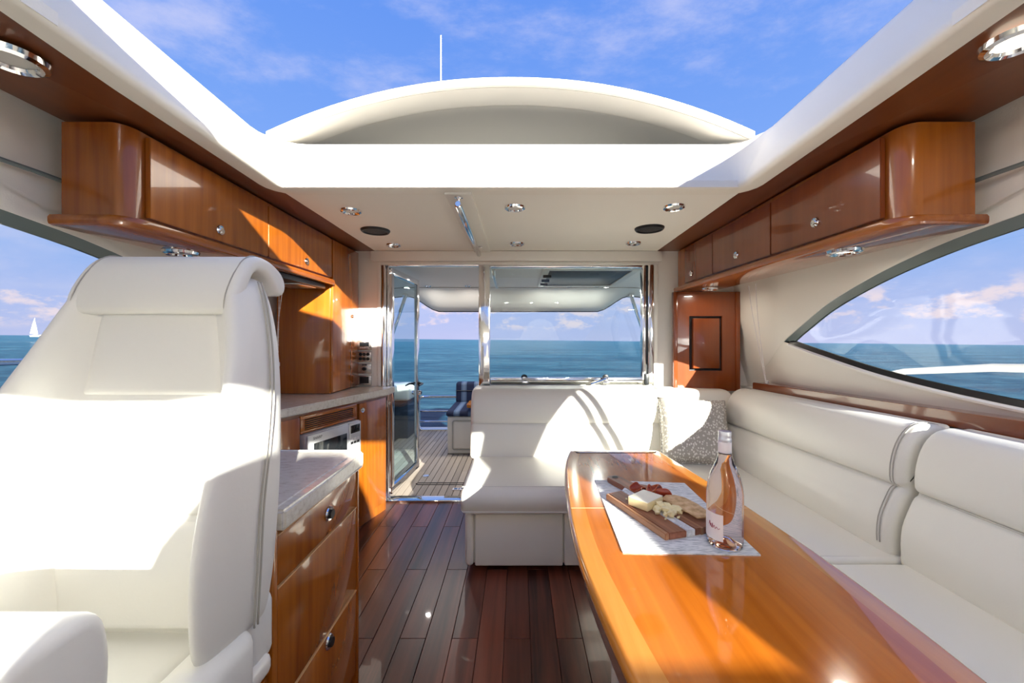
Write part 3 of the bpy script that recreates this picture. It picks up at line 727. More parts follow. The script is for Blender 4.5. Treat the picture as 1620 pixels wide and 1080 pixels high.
# tall locker at the end of the galley, standing on the counter
t = thing('galley_locker', 'tall cherry locker standing on the galley counter beside the switch panels', 'cabinet', (-1.35, 2.8, Zr(-.362)))
bm = nbm(); bx(bm, -1.58, -1.232, 2.604, 3.036, Zr(-.362), Zr(.655), .003); obj('body', bm, M['cherry_z'], t)
bm = nbm(); bx(bm, -1.234, -1.216, 2.612, 3.03, Zr(-.355), Zr(.648), .002); d = obj('door', bm, M['cherry_z'], t)
knob(d, V(-1.216, 2.93, .16), (1, 0, 0), 'keyhole', .013)
# wood end panel with a framed door on the starboard side, facing forward
t = thing('end_panel', 'red cherry end panel with a small framed door behind the corner settee', 'panel', (1.4, 2.95, Zr(-.5)))
bm = nbm()
sheet(bm, [(1.165, -.39), (1.632, -.39), (1.632, .345), (1.165, .345)], [[(1.268, -.24), (1.268, .165), (1.512, .165), (1.512, -.24)]], lambda x, z: V(x, 2.955, z), (0, .03, 0)); obj('face', bm, M['cherry_red'], t, 30)
bm = nbm(); bx(bm, 1.150, 1.180, 2.945, 2.99, Zr(-.39), Zr(.345), .004); obj('stile', bm, M['cherry_red'], t)
bm = nbm(); bx(bm, 1.610, 1.640, 2.940, 2.99, Zr(-.39), Zr(.345), .004); obj('stile', bm, M['cherry_red'], t)
bm = nbm(); bx(bm, 1.262, 1.518, 2.975, 2.99, Zr(-.25), Zr(.175)); obj('recess', bm, M['inkdark'], t)
bm = nbm(); bx(bm, 1.292, 1.488, 2.940, 2.98, Zr(-.222), Zr(.148), .004); obj('door', bm, M['cherry_red'], t)

# ------------------------------------------------------------------ galley: angled counter, base cabinet, microwave
P0 = Vector((-1.24, 1.93)); P1 = Vector((-.945, 2.885))
gu = (P1-P0).normalized(); gn = Vector((gu.y, -gu.x))           # along the front, and out of it
GL = (P1-P0).length
gm = Matrix(((gu.x, gn.x, 0, P0.x), (gu.y, gn.y, 0, P0.y), (0, 0, 1, 0), (0, 0, 0, 1)))
def gbox(bm, u0, u1, n0, n1, z0, z1, r=.002): bx(bm, u0, u1, n0, n1, z0, z1, r, 2, gm)
def gp(u, n): p = P0+gu*u+gn*n; return (p.x, p.y)
bm = nbm()
top = rpoly([gp(0, .0), gp(GL, .0), (-.935, 3.02), (-1.7, 3.035), (-1.69, 1.93)], [.0, .02, 0, 0, 0])
prism(bm, top, lambda a, b, z: V(a, b, z), -.41, -.364)
bmesh.ops.bevel(bm, geom=[e for e in bm.edges], offset=.006, segments=2, affect='EDGES')
tag(obj('galley_worktop', bm, M['stone']), 'cream stone worktop of the aft galley under the tall locker', 'worktop')
t = thing('galley_cabinet', 'cherry galley base cabinet around the microwave under the aft worktop', 'cabinet', (-1.3, 2.5, 0))
def uof(px): 
    k = (px-820)/630
    # intersection of the sight line X = k*Y with the cabinet front
    return (k*P0.y-P0.x)/(gu.x-k*gu.y)
u_mw0, u_mw1, u_d0, u_d1 = uof(481), uof(567.5), uof(571), uof(606)
bm = nbm()
gbox(bm, 0, GL+.02, -.40, -.345, .0, Zr(-.412))              # carcass back
gbox(bm, 0, u_mw0-.012, -.36, -.03, .0, Zr(-.412)); gbox(bm, u_mw1+.008, GL+.02, -.36, -.03, .0, Zr(-.412))
gbox(bm, u_mw0-.012, u_mw1+.008, -.36, -.03, .0, .42)
obj('body', bm, M['cherry_z'], t)
bm = nbm(); gbox(bm, u_d0, u_d1, -.03, -.012, .07, Zr(-.43)); d = obj('door', bm, M['cherry_z'], t)
q = gp(u_d0+.028, -.012); knob(d, Vector((q[0], q[1], Zr(-.475))), (gn.x, gn.y, 0), r=.016)
bm = nbm(); gbox(bm, .01, u_mw0-.014, -.03, -.014, .07, Zr(-.43)); obj('panel', bm, M['cherry_z'], t)
bm = nbm()                                                   # vent panel over the microwave with slots
v0, v1 = u_mw0-.01, u_mw1-.002
gbox(bm, v0, v1, -.03, -.014, Zr(-.447), Zr(-.425)); gbox(bm, v0, v1, -.03, -.014, Zr(-.522), Zr(-.508)); 
gbox(bm, v0, v0+.03, -.03, -.014, Zr(-.51), Zr(-.44)); gbox(bm, v1-.03, v1, -.03, -.014, Zr(-.51), Zr(-.44))
vp = obj('vent_frame', bm, M['cherry_y'], t)
for i in range(5):
    bm = nbm(); z = -.455-.0115*i; gbox(bm, v0+.028, v1-.028, -.026, -.012, Zr(z)-.0019, Zr(z)+.0019, .0008); obj('slat', bm, M['cherry_y'], vp)
bm = nbm(); gbox(bm, v0, v1, -.06, -.045, Zr(-.52), Zr(-.43), 0); obj('backing', bm, M['inkdark'], vp)
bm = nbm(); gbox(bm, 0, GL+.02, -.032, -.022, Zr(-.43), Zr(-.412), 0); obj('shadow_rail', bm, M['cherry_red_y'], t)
t = thing('microwave', 'silver microwave oven built in below the galley vent slots', 'microwave', (*gp((u_mw0+u_mw1)/2, -.15), .42))
mz0, mz1 = .425, Zr(-.527)
bm = nbm(); gbox(bm, u_mw0, u_mw1, -.33, .008, mz0, mz1, .006); obj('body', bm, M['silver'], t)
um = u_mw0+(u_mw1-u_mw0)*.74
bm = nbm(); gbox(bm, u_mw0+.004, um, .004, .022, mz0+.01, mz1-.004, .006); d = obj('door', bm, M['silver'], t)
bm = nbm(); gbox(bm, u_mw0+.045, um-.018, .018, .0235, mz0+.04, mz1-.055, .004); obj('window', bm, M['dark_glass'], d)
bm = nbm(); gbox(bm, um+.004, u_mw1-.003, .004, .020, mz0+.01, mz1-.004, .004); cp = obj('control_panel', bm, M['silver'], t)
bm = nbm(); gbox(bm, um+.016, u_mw1-.014, .018, .0215, mz1-.07, mz1-.02, .002); obj('display', bm, M['dark_glass'], cp)
for r_ in range(5):
    for c_ in range(3):
        bm = nbm(); w_ = (u_mw1-um-.03)/3; gbox(bm, um+.016+c_*w_, um+.016+(c_+.8)*w_, .018, .0215, mz1-.115-r_*.022, mz1-.1-r_*.022, .001); obj('button', bm, M['label'] if r_ != 1 else M['black'], cp)
def text(s, size, mxw, m, parent, name='lettering', shear=0):
    c = bpy.data.curves.new(name, 'FONT'); c.body = s; c.size = size; c.extrude = .0003; c.align_x = 'LEFT'; c.shear = shear; c.materials.append(m)
    o = bpy.data.objects.new(name, c); C.objects.link(o); bpy.context.view_layer.update()
    me = bpy.data.meshes.new_from_object(o.evaluated_get(bpy.context.evaluated_depsgraph_get())); bpy.data.objects.remove(o)
    o = bpy.data.objects.new(name, me); C.objects.link(o); o.parent = parent; o.matrix_basis = mxw
    if not me.materials: me.materials.append(m)
    return o
R = Matrix(((gu.x, 0, gn.x, 0), (gu.y, 0, gn.y, 0), (0, 1, 0, 0), (0, 0, 0, 1)))
q = gp(u_mw0+.04, .0225); text('SHARP', .022, Matrix.Translation((q[0], q[1], mz1-.035)) @ R, M['inkdark'], d)

# near galley unit with drawers
t = thing('drawer_cabinet', 'cherry drawer cabinet under the near worktop beside the helm chair', 'cabinet', (-.8, 1.2, 0))
FX = -.576; Y0, Y1 = .935, 1.445
bm = nbm(); bx(bm, -1.66, FX-.02, Y0, Y1, 0, Zr(-.452), .002); obj('body', bm, M['cherry_z'], t)
bm = nbm(); bx(bm, FX-.03, FX-.002, Y0, Y0+.022, .04, Zr(-.46), .003); obj('stile', bm, M['cherry_z'], t)
bm = nbm(); bx(bm, FX-.03, FX-.001, Y1-.014, Y1, .0, Zr(-.455), .004); obj('stile', bm, M['cherry_z'], t)
for z0, z1, lab in ((.652, .775, 1), (.355, .646, 0), (.06, .349, 1)):
    bm = nbm(); bx(bm, FX-.024, FX-.004, Y0+.026, Y1-.018, z0, z1, .003); d = obj('drawer', bm, M['cherry_z'], t)
    bm = nbm(); bx(bm, FX-.022, FX-.003, Y0+.026, Y1-.018, z1-.0025, z1+.001, .0005, 1); obj('edge_band', bm, M['inlay'], d)
    if lab:
        zz = .715 if z0 > .5 else .325
        k = knob(d, Vector((FX-.004, 1.215, zz)), (1, 0, 0), 'latch', .021)
        bm = nbm(); lathe(bm, [(0, .006), (.0135, .006), (.0135, .0145), (0, .0145)], seg=16, mx=Matrix.Translation((FX-.004, 1.215, zz)) @ Matrix.Rotation(PI/2, 4, 'Y')); obj('button', bm, M['black'], d)
bm = nbm()
prism(bm, rpoly([(-1.68, .93), (-.546, .93), (-.549, 1.432), (-1.68, 1.45)], [0, .0, .03, 0]), lambda a, b, z: V(a, b, z), -.452, -.402)
bmesh.ops.bevel(bm, geom=[e for e in bm.edges], offset=.007, segments=3, affect='EDGES')
wt = tag(obj('near_worktop', bm, M['stone']), 'cream stone worktop over the drawers beside the helm chair', 'worktop')
bm = nbm(); tube(bm, [V(-.575, .94, -.4022), V(-.575, 1.40, -.4022), V(-.61, 1.425, -.4022), V(-1.5, 1.427, -.4022)], .0035, 6); obj('raised_bead', bm, M['stone'], wt)
# helm seat platform with an open niche
t = thing('seat_platform', 'low cherry platform with a dark open niche under the helm chair', 'platform', (-.8, .6, 0))
bm = nbm()
bx(bm, -1.2, -.60, .2, .93, 0, .30, .004); bx(bm, -1.2, -.66, .2, .93, .30, .46, .004)
obj('body', bm, M['cherry_y'], t)
bm = nbm(); bx(bm, -.66, -.585, .2, .93, .43, .46, .003); obj('top_edge', bm, M['cherry_y'], t)
bm = nbm(); bx(bm, -.662, -.656, .21, .925, .302, .43, 0); obj('niche_back', bm, M['inkdark'], t)

# ------------------------------------------------------------------ helm seat
hs = thing('helm_chair', 'ivory leather helm chair with a padded headrest beside the galley', 'chair', (-.713, .62, .46))
HX = -.713
def hring(z, h, yc, p, yr, fl=0.0, tw=.052):
    hf = h+fl                                               # the wings flare outward toward the front
    q = [(0, yc), (.45*(hf-tw), yc+.001), (hf-tw-.016, yc-.001), (hf-tw+.004, yc-p*.45), (hf-tw*.66, yc-p*.97), (hf-tw*.30, yc-p-.003), (hf-.006, yc-p*.84+.008), (hf, yc-p*.5+.028), (h+.008, yc+.06), (h-.004, yr-.045), (h-.045, yr), (h*.4, yr+.006)]
    full = q+[(0, yr+.006)]+[(-x, y) for x, y in q[:0:-1]]
    w = 1+.36*min(1, max(0, (1.16-z)/.2))                   # broader hip on the outboard side
    return [Vector((HX+(x if x > 0 else x*w), y, z)) for x, y in full]
lev = [(.665, .150, .795, .02, .84, 0), (.675, .180, .772, .075, .868, .004), (.70, .192, .760, .105, .885, .006), (.80, .199, .760, .125, .90, .010), (.92, .201, .765, .132, .912, .014), (1.03, .201, .772, .110, .918, .020), (1.12, .198, .780, .092, .922, .024), (1.20, .193, .786, .066, .925, .018), (1.27, .185, .792, .042, .922, .008), (1.33, .174, .797, .026, .915, 0), (1.37, .156, .806, .016, .902, 0), (1.388, .122, .825, .004, .885, 0)]
bm = nbm(); R_ = [[bm.verts.new(p) for p in hring(*l)] for l in lev]; n = len(R_[0])
for a, b in zip(R_, R_[1:]):
    for k in range(n): bm.faces.new((a[k], a[(k+1) % n], b[(k+1) % n], b[k]))
bm.faces.new(R_[0]); bm.faces.new(R_[-1])
bk = obj('backrest', bm, M['leather'], hs, 180, subsurf=2)
def pad(name, pts, y0f, d, x_fn=None):
    pass
# centre panels: padded surfaces a little proud of the back
def cpanel(name, zlo, zhi, wlo, whi, proud, bulge):
    bm = nbm()
    def yc(z):
        for (a, b) in zip(lev, lev[1:]):
            if a[0] <= z <= b[0]:
                k = (z-a[0])/(b[0]-a[0]); return a[2]+(b[2]-a[2])*k
        return lev[-1][2]
    nu, nv = 17, 15
    def f(u, v, back=False):
        z = zlo+(zhi-zlo)*v; w = wlo+(whi-wlo)*v; x = (2*u-1)*w
        e = min(1, (1-abs(2*u-1))*7, ) ; e2 = min(1, (1-abs(2*v-1))*9)
        e = math.sin(e*PI/2)*math.sin(e2*PI/2)
        if x < 0: x *= 1+.36*min(1, max(0, (1.16-z)/.2))
        return Vector((HX+x, yc(z)+.012-(proud+.012)*e-bulge*math.sin(PI*v)*math.cos((u-.5)*PI)*e, z))
    grid(bm, f, nu*2, nv*2)
    return obj(name, bm, M['leather'], hs, 60)
cpanel('upper_panel', 1.134, 1.320, .150, .122, .006, .008)
cpanel('middle_panel', .905, 1.130, .140, .142, .008, .010)
cpanel('lower_panel', .69, .903, .128, .140, .008, .008)
# headrest draped over the top of the back
hp = [(.790, 1.297), (.772, 1.303), (.774, 1.335), (.797, 1.380), (.824, 1.412), (.855, 1.425), (.895, 1.420), (.932, 1.402), (.948, 1.376), (.942, 1.354), (.924, 1.347), (.907, 1.357), (.888, 1.380), (.858, 1.392), (.838, 1.386), (.822, 1.362), (.806, 1.33), (.803, 1.303)]
hp = spline(hp, 3, True)
bm = nbm(); pillow(bm, hp, lambda a, b, x: Vector((x-.02*(b-1.30)*0, a, b)), HX-.170, HX+.162, .013, 5); hr = obj('headrest', bm, M['leather'], hs, 60)
for s in (-1, 1):
    bm = nbm(); tube(bm, [Vector((HX-.004+s*.148, a-.0015*(1 if a < .8 else 0), b+(.0012 if b > 1.4 else 0))) for a, b in hp[2:24]], .0012, 5)
    obj('stitching', bm, M['stitch'], hr)
# double stitched seam down each side bolster
for s in (-1, 1):
    bm = nbm()
    for off in (0, .011):
        pts = []
        for z, h, yc_, p, yr, fl in lev[1:-1]:
            w = 1+.36*min(1, max(0, (1.16-z)/.2)) if s < 0 else 1
            k_ = .45; pts.append((HX+s*w*(h+fl*(1-k_)+.0045+.003*k_), yc_-p*.5*(1-k_)+.028+.03*k_+off, z))
        tube(bm, spline(pts, 4), .0019, 5)
    obj('side_stitching', bm, M['stitch'], bk)
# seat, side pads, flip-up bolster, pedestal
bm = nbm(); bx(bm, HX-.125, HX+.125, .42, .85, .575, .680, .035, 4); obj('seat_cushion', bm, M['leather'], hs, 60)
for s in (-1, 1):
    bm = nbm(); bx(bm, HX+s*.165-.045, HX+s*.165+.045, .40, .78, .56, .700, .035, 4); obj('side_pad', bm, M['leather'], hs, 60)
bm = nbm(); pillow(bm, rpoly([(.40, .66), (.53, .66), (.545, .83), (.53, .900), (.42, .900), (.395, .85)], [.045, .045, .07, .08, .07, .07], 6), lambda a, b, x: Vector((x, a, b)), HX-.205, HX+.166, .020, 5); bo = obj('flip_up_bolster', bm, M['leather'], hs, 60)
bm = nbm(); bx(bm, HX-.20, HX+.185, .40, .86, .535, .58, .015, 3); obj('seat_pan', bm, M['gel'], hs)
for s in (-1, 1):
    bm = nbm(); bx(bm, HX+s*.112-.062, HX+s*.112+.062, .80, .885, .56, .70, .02, 3); obj('back_bracket', bm, M['leather'], hs)
bm = nbm(); lathe(bm, [(0, .46), (.15, .46), (.15, .472), (.07, .49), (.07, .54), (0, .54)], (HX-.05, .60, 0), 24); obj('pedestal', bm, M['brushed'], hs)

# ------------------------------------------------------------------ corner settee
YS = 2.13
t = thing('aft_settee', 'pale grey settee along the aft bulkhead under the wide window', 'settee', (.35, 2.5, 0))
bm = nbm(); bx(bm, -.262, 1.30, YS+.02, 2.98, .035, .33, .012, 3); obj('base', bm, M['sofa'], t)
bm = nbm(); bx(bm, -.232, .238, YS-.006, YS+.03, .035, .315, .008, 3); obj('base_panel', bm, M['sofa'], t)
bm = nbm(); bx(bm, .246, .80, YS-.004, YS+.03, .035, .315, .008, 3); obj('base_panel', bm, M['sofa'], t)
bm = nbm(); bx(bm, -.285, -.238, YS-.01, 2.9, .035, .32, .02, 4); obj('end_panel', bm, M['sofa'], t)
bm = nbm(); bx(bm, -.24, 1.28, YS+.06, 2.98, 0, .04); obj('plinth', bm, M['inkdark'], t)
sp = spline([(2.085, .345), (2.072, .40), (2.095, .447), (2.16, .462), (2.45, .462), (2.72, .458), (2.75, .42), (2.74, .33), (2.40, .325), (2.12, .325)], 4, True)
bm = nbm(); pillow(bm, sp, lambda a, b, x: Vector((x, a, b)), -.305, .775, .035, 5); sc_ = obj('seat_cushion', bm, M['sofa'], t, 60)
bm = nbm(); tube(bm, [(-.30+.0, 2.125, .4585), (.3, 2.122, .4605), (.74, 2.122, .4605)], .0025, 6); tube(bm, [(-.29, 2.085, .34), (.74, 2.078, .34)], .003, 6); obj('seam', bm, M['piping'], sc_)
bp = [(2.68, .44), (2.655, .50), (2.672, .60), (2.692, .656), (2.702, .672), (2.694, .690), (2.70, .76), (2.735, .85), (2.78, .892), (2.84, .902), (2.93, .895), (2.96, .86), (2.96, .46)]
bp = spline(bp, 3, True)
bm = nbm(); pillow(bm, bp, lambda a, b, x: Vector((x, a, b)), -.325, .975, .03, 5); bkc = obj('back_cushion', bm, M['sofa'], t, 60)
bm = nbm(); tube(bm, [(-.31, 2.700, .673), (.97, 2.700, .673)], .003, 6); obj('seam', bm, M['piping'], bkc)
bm = nbm(); pillow(bm, [(a+.0, b-.006) for a, b in bp], lambda a, b, x: Vector((x, a+.005+(x-.98)*.06, b-(x-.98)*.03)), .978, 1.50, .02, 4); bkc = obj('corner_cushion', bm, M['sofa'], t, 60)
t = thing('side_settee', 'long pale grey settee along the starboard side behind the dining table', 'settee', (1.2, 1.2, 0))
bm = nbm(); bx(bm, .84, 1.68, -.3, 2.13, 0, .33, .012, 3); obj('base', bm, M['sofa'], t)
ssp = spline([(.80, .345), (.785, .40), (.805, .447), (.87, .460), (1.1, .460), (1.42, .456), (1.45, .42), (1.44, .33), (1.10, .325), (.83, .325)], 4, True)
for y0, y1 in ((1.425, 2.70), (-.25, 1.405)):
    bm = nbm(); pillow(bm, ssp, lambda a, b, y: Vector((a, y, b)), y0, y1, .018, 4); s_ = obj('seat_cushion', bm, M['sofa'], t, 60)
    if y0 > 1:
        bm = nbm(); tube(bm, [(.82, y0+.02, .4555), (1.0, y0+.02, .4605), (1.40, y0+.02, .457)], .002, 6); obj('seam', bm, M['piping'], s_)
sbp = [(1.378, .44), (1.352, .49), (1.356, .58), (1.384, .655), (1.402, .688), (1.418, .702), (1.402, .718), (1.402, .78), (1.422, .855), (1.462, .912), (1.515, .934), (1.57, .925), (1.592, .89), (1.595, .46)]
sbp = spline(sbp, 3, True)
for y0, y1 in ((1.452, 2.72), (-.3, 1.425)):
    bm = nbm(); pillow(bm, sbp, lambda a, b, y: Vector((a+.0*(y-1.4), y, b-.018*max(0, y-1.4)*(b > .6))), y0, y1, .03, 6); k_ = obj('back_cushion', bm, M['sofa'], t, 60)
    bm = nbm(); tube(bm, [(1.414, y0+.03, .7025), (1.414, (y0+y1)/2, .7015-.018*max(0, (y0+y1)/2-1.4)), (1.414, y1-.03, .7015-.018*max(0, y1-1.43))], .003, 6); obj('seam', bm, M['piping'], k_)
    if y0 > 1:
        bm = nbm(); tube(bm, [(a-.0015, y0+.036, b) for a, b in sbp[3:34]], .0022, 6); obj('stitching', bm, M['stitch'], k_)
        bm = nbm(); tube(bm, [(a-.0015, y0+.048, b) for a, b in sbp[3:34]], .0016, 6); obj('stitching', bm, M['stitch'], k_)
# varnished rail behind the side settee
bm = nbm()
prism(bm, [(2.72, -.358), (2.72, -.300), (1.3, -.264), (-.3, -.23), (-.3, -.30), (1.3, -.322)], lambda y, z, x: V(x, y, z), 1.598, 1.715)
bmesh.ops.bevel(bm, geom=bm.edges[:], offset=.004, segments=2, affect='EDGES')
struct('trim_7', bm, M['cherry_red_y'])
# throw pillow in the corner
t = thing('throw_pillow', 'square taupe throw pillow with pale flecks in the settee corner', 'pillow', (1.125, 2.49, .452), local=True)
bm = nbm()
def pf(s):
    def f(u, v):
        a, b = 2*u-1, 2*v-1
        pinch = 1-.10*(1-abs(a)**3)*0; ex = 1-.055*(1-b*b); ez = 1-.055*(1-a*a)
        h = max(0, (1-a**4)*(1-b**4))**.5
        return Vector((a*.222*ex, s*.085*h, .225+b*.222*ez))
    return f
grid(bm, pf(1), 22, 22); grid(bm, pf(-1), 22, 22); bmesh.ops.remove_doubles(bm, verts=bm.verts, dist=1e-4)
mxp = Matrix.Rotation(-.10, 4, 'Z') @ Matrix.Rotation(-.52, 4, 'X') @ Matrix.Scale(1.0, 4) @ Matrix.Rotation(.05, 4, 'Y')
bmesh.ops.transform(bm, matrix=mxp, verts=bm.verts); pc = obj('cover', bm, M['dots'], t, 80)
bm = nbm(); e_ = [(-1+2*i/14, -1) for i in range(14)]+[(1, -1+2*i/14) for i in range(14)]+[(1-2*i/14, 1) for i in range(14)]+[(-1, 1-2*i/14) for i in range(14)]
tube(bm, [mxp @ Vector((a*.222*(1-.055*(1-b*b)), 0, .225+b*.222*(1-.055*(1-a*a)))) for a, b in e_], .0045, 6, True); obj('welt', bm, M['dots'], t)

# ------------------------------------------------------------------ dining table
TZ = -.53
t = thing('dining_table', 'glossy cherry dining table with tapering ends beside the side settee', 'table', (.45, 1.1, 0))
left = [(.30, .10), (.225, .32), (.180, .61), (.155, .87), (.149, 1.05), (.158, 1.26), (.178, 1.50), (.206, 1.72), (.236, 1.862)]
right = [(.668, 1.862), (.700, 1.55), (.728, 1.24), (.742, .92), (.728, .61), (.685, .32), (.61, .10)]
lf = spline(left, 4); rt = spline(right, 4)
far = [(.243, 1.884), (.262, 1.889), (.64, 1.889), (.66, 1.884)]
outl = lf+far+rt
YJ = 1.245
def clip(poly, y, keep):                                     # keep >0: the part beyond y
    out = []
    for i in range(len(poly)):
        a, b = poly[i-1], poly[i]
        ia, ib = (a[1]-y)*keep >= 0, (b[1]-y)*keep >= 0
        if ia != ib:
            k = (y-a[1])/(b[1]-a[1]); out.append((a[0]+(b[0]-a[0])*k, y))
        if ib: out.append(b)
    return out
def slab(name, poly, m, z0=-.036, z1=0, r=.0, parent=None):
    bm = nbm(); prism(bm, poly, lambda a, b, z: V(a, b, TZ+z), z0, z1)
    if r: bmesh.ops.bevel(bm, geom=bm.edges[:], offset=r, segments=2, affect='EDGES')
    return obj(name, bm, m, parent if parent else t)
inn = inset(outl, .052)
for keep, yy in ((-1, YJ-.0006), (1, YJ+.0006)):
    slab('leaf', clip(inn, yy, keep), M['table'])
# border boards of paler wood round the leaves, each its own board
def ribbon(pts_o, pts_i, name, m):
    bm = nbm(); rows = []
    for o, i in zip(pts_o, pts_i):
        o = Vector(o); i = Vector(i); d_ = (i-o).normalized()
        prof = [(i, -.036), (o+d_*.008, -.036), (o+d_*.001, -.031), (o-d_*.004, -.018), (o+d_*.000, -.006), (o+d_*.006, -.0005), (o+d_*.010, 0), (i, 0)]
        rows.append([bm.verts.new(V(p.x, p.y, TZ+z)) for p, z in prof])
    for A, B in zip(rows, rows[1:]):
        for k in range(8): bm.faces.new((A[k], A[(k+1) % 8], B[(k+1) % 8], B[k]))
    bm.faces.new(rows[0]); bm.faces.new(rows[-1]); return obj(name, bm, m, t, 50)
io = {i: p for i, p in enumerate(inn)}
def seg_split(lo, hi):
    return list(range(lo, hi))
L_idx = list(range(0, len(lf))); R_idx = list(range(len(lf)+len(far), len(outl)))
def at_y(idx, y):
    for a, b in zip(idx, idx[1:]):
        ya, yb = outl[a][1], outl[b][1]
        if (ya-y)*(yb-y) <= 0 and ya != yb:
            k = (y-ya)/(yb-ya); g = lambda A: (A[a][0]+(A[b][0]-A[a][0])*k, y)
            return (outl[a][0]+(outl[b][0]-outl[a][0])*k, y), (inn[a][0]+(inn[b][0]-inn[a][0])*k, y)
jo, ji = at_y(L_idx, YJ)
near = [i for i in L_idx if outl[i][1] < YJ]; farr = [i for i in L_idx if outl[i][1] > YJ]
ribbon([outl[i] for i in near]+[jo], [inn[i] for i in near]+[ji], 'border_board', M['table_border'])
fl = farr+[len(lf)]
ribbon([jo]+[outl[i] for i in fl], [ji]+[inn[i] for i in fl], 'border_board', M['table_border'])
fi = list(range(len(lf), len(lf)+len(far)))
ribbon([outl[i] for i in fi], [inn[i] for i in fi], 'border_board', M['table_border_x'])
jo, ji = at_y(R_idx, YJ)
farR = [i for i in R_idx if outl[i][1] > YJ]; nearR = [i for i in R_idx if outl[i][1] < YJ]
ribbon([outl[fi[-1]]]+[outl[i] for i in farR]+[jo], [inn[fi[-1]]]+[inn[i] for i in farR]+[ji], 'border_board', M['table_border'])
ribbon([jo]+[outl[i] for i in nearR], [ji]+[inn[i] for i in nearR], 'border_board', M['table_border'])
bm = nbm(); bx(bm, .165, .72, YJ-.0018, YJ+.0018, Zr(TZ)-.01, Zr(TZ)+.0003); obj('joint_strip', bm, M['inlay'], t)
bm = nbm(); bx(bm, .225, .62, .30, .98, .0, Zr(TZ)-.06, .015, 3); ped = obj('pedestal', bm, M['gel'], t)
bm = nbm()
pts = [p for p in lf if .25 < p[1] < 1.02]
for i in range(len(pts)-1):
    a, b = pts[i], pts[i+1]
    add(bm, [V(a[0]+.018, a[1], TZ-.10), V(b[0]+.018, b[1], TZ-.10), V(b[0]+.018, b[1], TZ-.036), V(a[0]+.018, a[1], TZ-.036), V(a[0]+.05, a[1], TZ-.10), V(b[0]+.05, b[1], TZ-.10), V(b[0]+.05, b[1], TZ-.036), V(a[0]+.05, a[1], TZ-.036)], [(0, 1, 2, 3), (7, 6, 5, 4), (0, 4, 5, 1), (3, 2, 6, 7), (0, 3, 7, 4), (1, 5, 6, 2)])
bmesh.ops.remove_doubles(bm, verts=bm.verts, dist=1e-5); obj('apron_rail', bm, M['brushed'], t)
# placemat
bm = nbm(); prism(bm, rpoly([(.257, .982), (.591, .968), (.606, 1.452), (.284, 1.484)], .004, 2), lambda a, b, z: V(a, b, TZ+z), .0003, .003)
pmat = tag(obj('placemat', bm, M['mat_weave']), 'woven grey and white placemat under the cheese board', 'placemat')
pmat.location = (0, 0, 0)
# ------------------------------------------------------------------ serving board: local u along, v across
BO = Vector((.285, 1.306)); bu = Vector((.099, -.274)).normalized(); bv = Vector((-bu.y, bu.x)); bz = Zr(TZ)+.0032; BT = .018
bM = Matrix(((bv.x, bu.x, 0, BO.x), (bv.y, bu.y, 0, BO.y), (0, 0, 1, bz), (0, 0, 0, 1)))   # local x = across, local y = along
board = thing('serving_board', 'acacia and marble serving board with a handle on the placemat', 'board', (BO.x, BO.y, bz), local=True, rotz=math.atan2(bv.y, bv.x))
def bslab(name, pts, m, z1=BT, r=.002):
    bm = nbm(); prism(bm, [(a, -b if False else b) for a, b in pts], lambda a, b, z: Vector((a, -b, z)), 0, z1)
    bmesh.ops.bevel(bm, geom=bm.edges[:], offset=r, segments=2, affect='EDGES'); return obj(name, bm, m, board)
# in the board's own frame x runs across, -y runs from handle end to foot
bslab('wood_slab', [(.012, 0), (.030, .002), (.050, -.002), (.066, -.006), (.066, .292), (.012, .288)], M['board'])
bslab('edge_slab', [(0, .004), (.0118, 0), (.0118, .288), (0, .288)], M['board_edge'])
bslab('marble_strip', [(.0665, -.006), (.094, -.028), (.094, .293), (.0665, .292)], M['marble'])
hpts = [(.0945, .292), (.0945, -.024), (.096, -.05), (.092, -.085), (.090, -.128), (.098, -.142), (.118, -.146), (.136, -.140), (.142, -.124), (.140, -.085), (.146, -.055), (.160, -.030), (.178, -.018), (.178, .296)]
bslab('handle_slab', hpts, M['board'])
bm = nbm(); lathe(bm, [(0, BT+.0003), (.011, BT+.0003), (.0115, BT+.0012), (.009, BT+.0012)], (.117, .120, 0), 18); obj('hole', bm, M['inkdark'], board)
bslab('pale_strip', [(.112, .2), (.120, .2), (.120, .2945), (.112, .2945)], M['board_edge'], BT+.0002, .0005)
def onb(v, u, z=0): p = BO+bv*v+bu*u; return Vector((p.x, p.y, bz+BT+z))
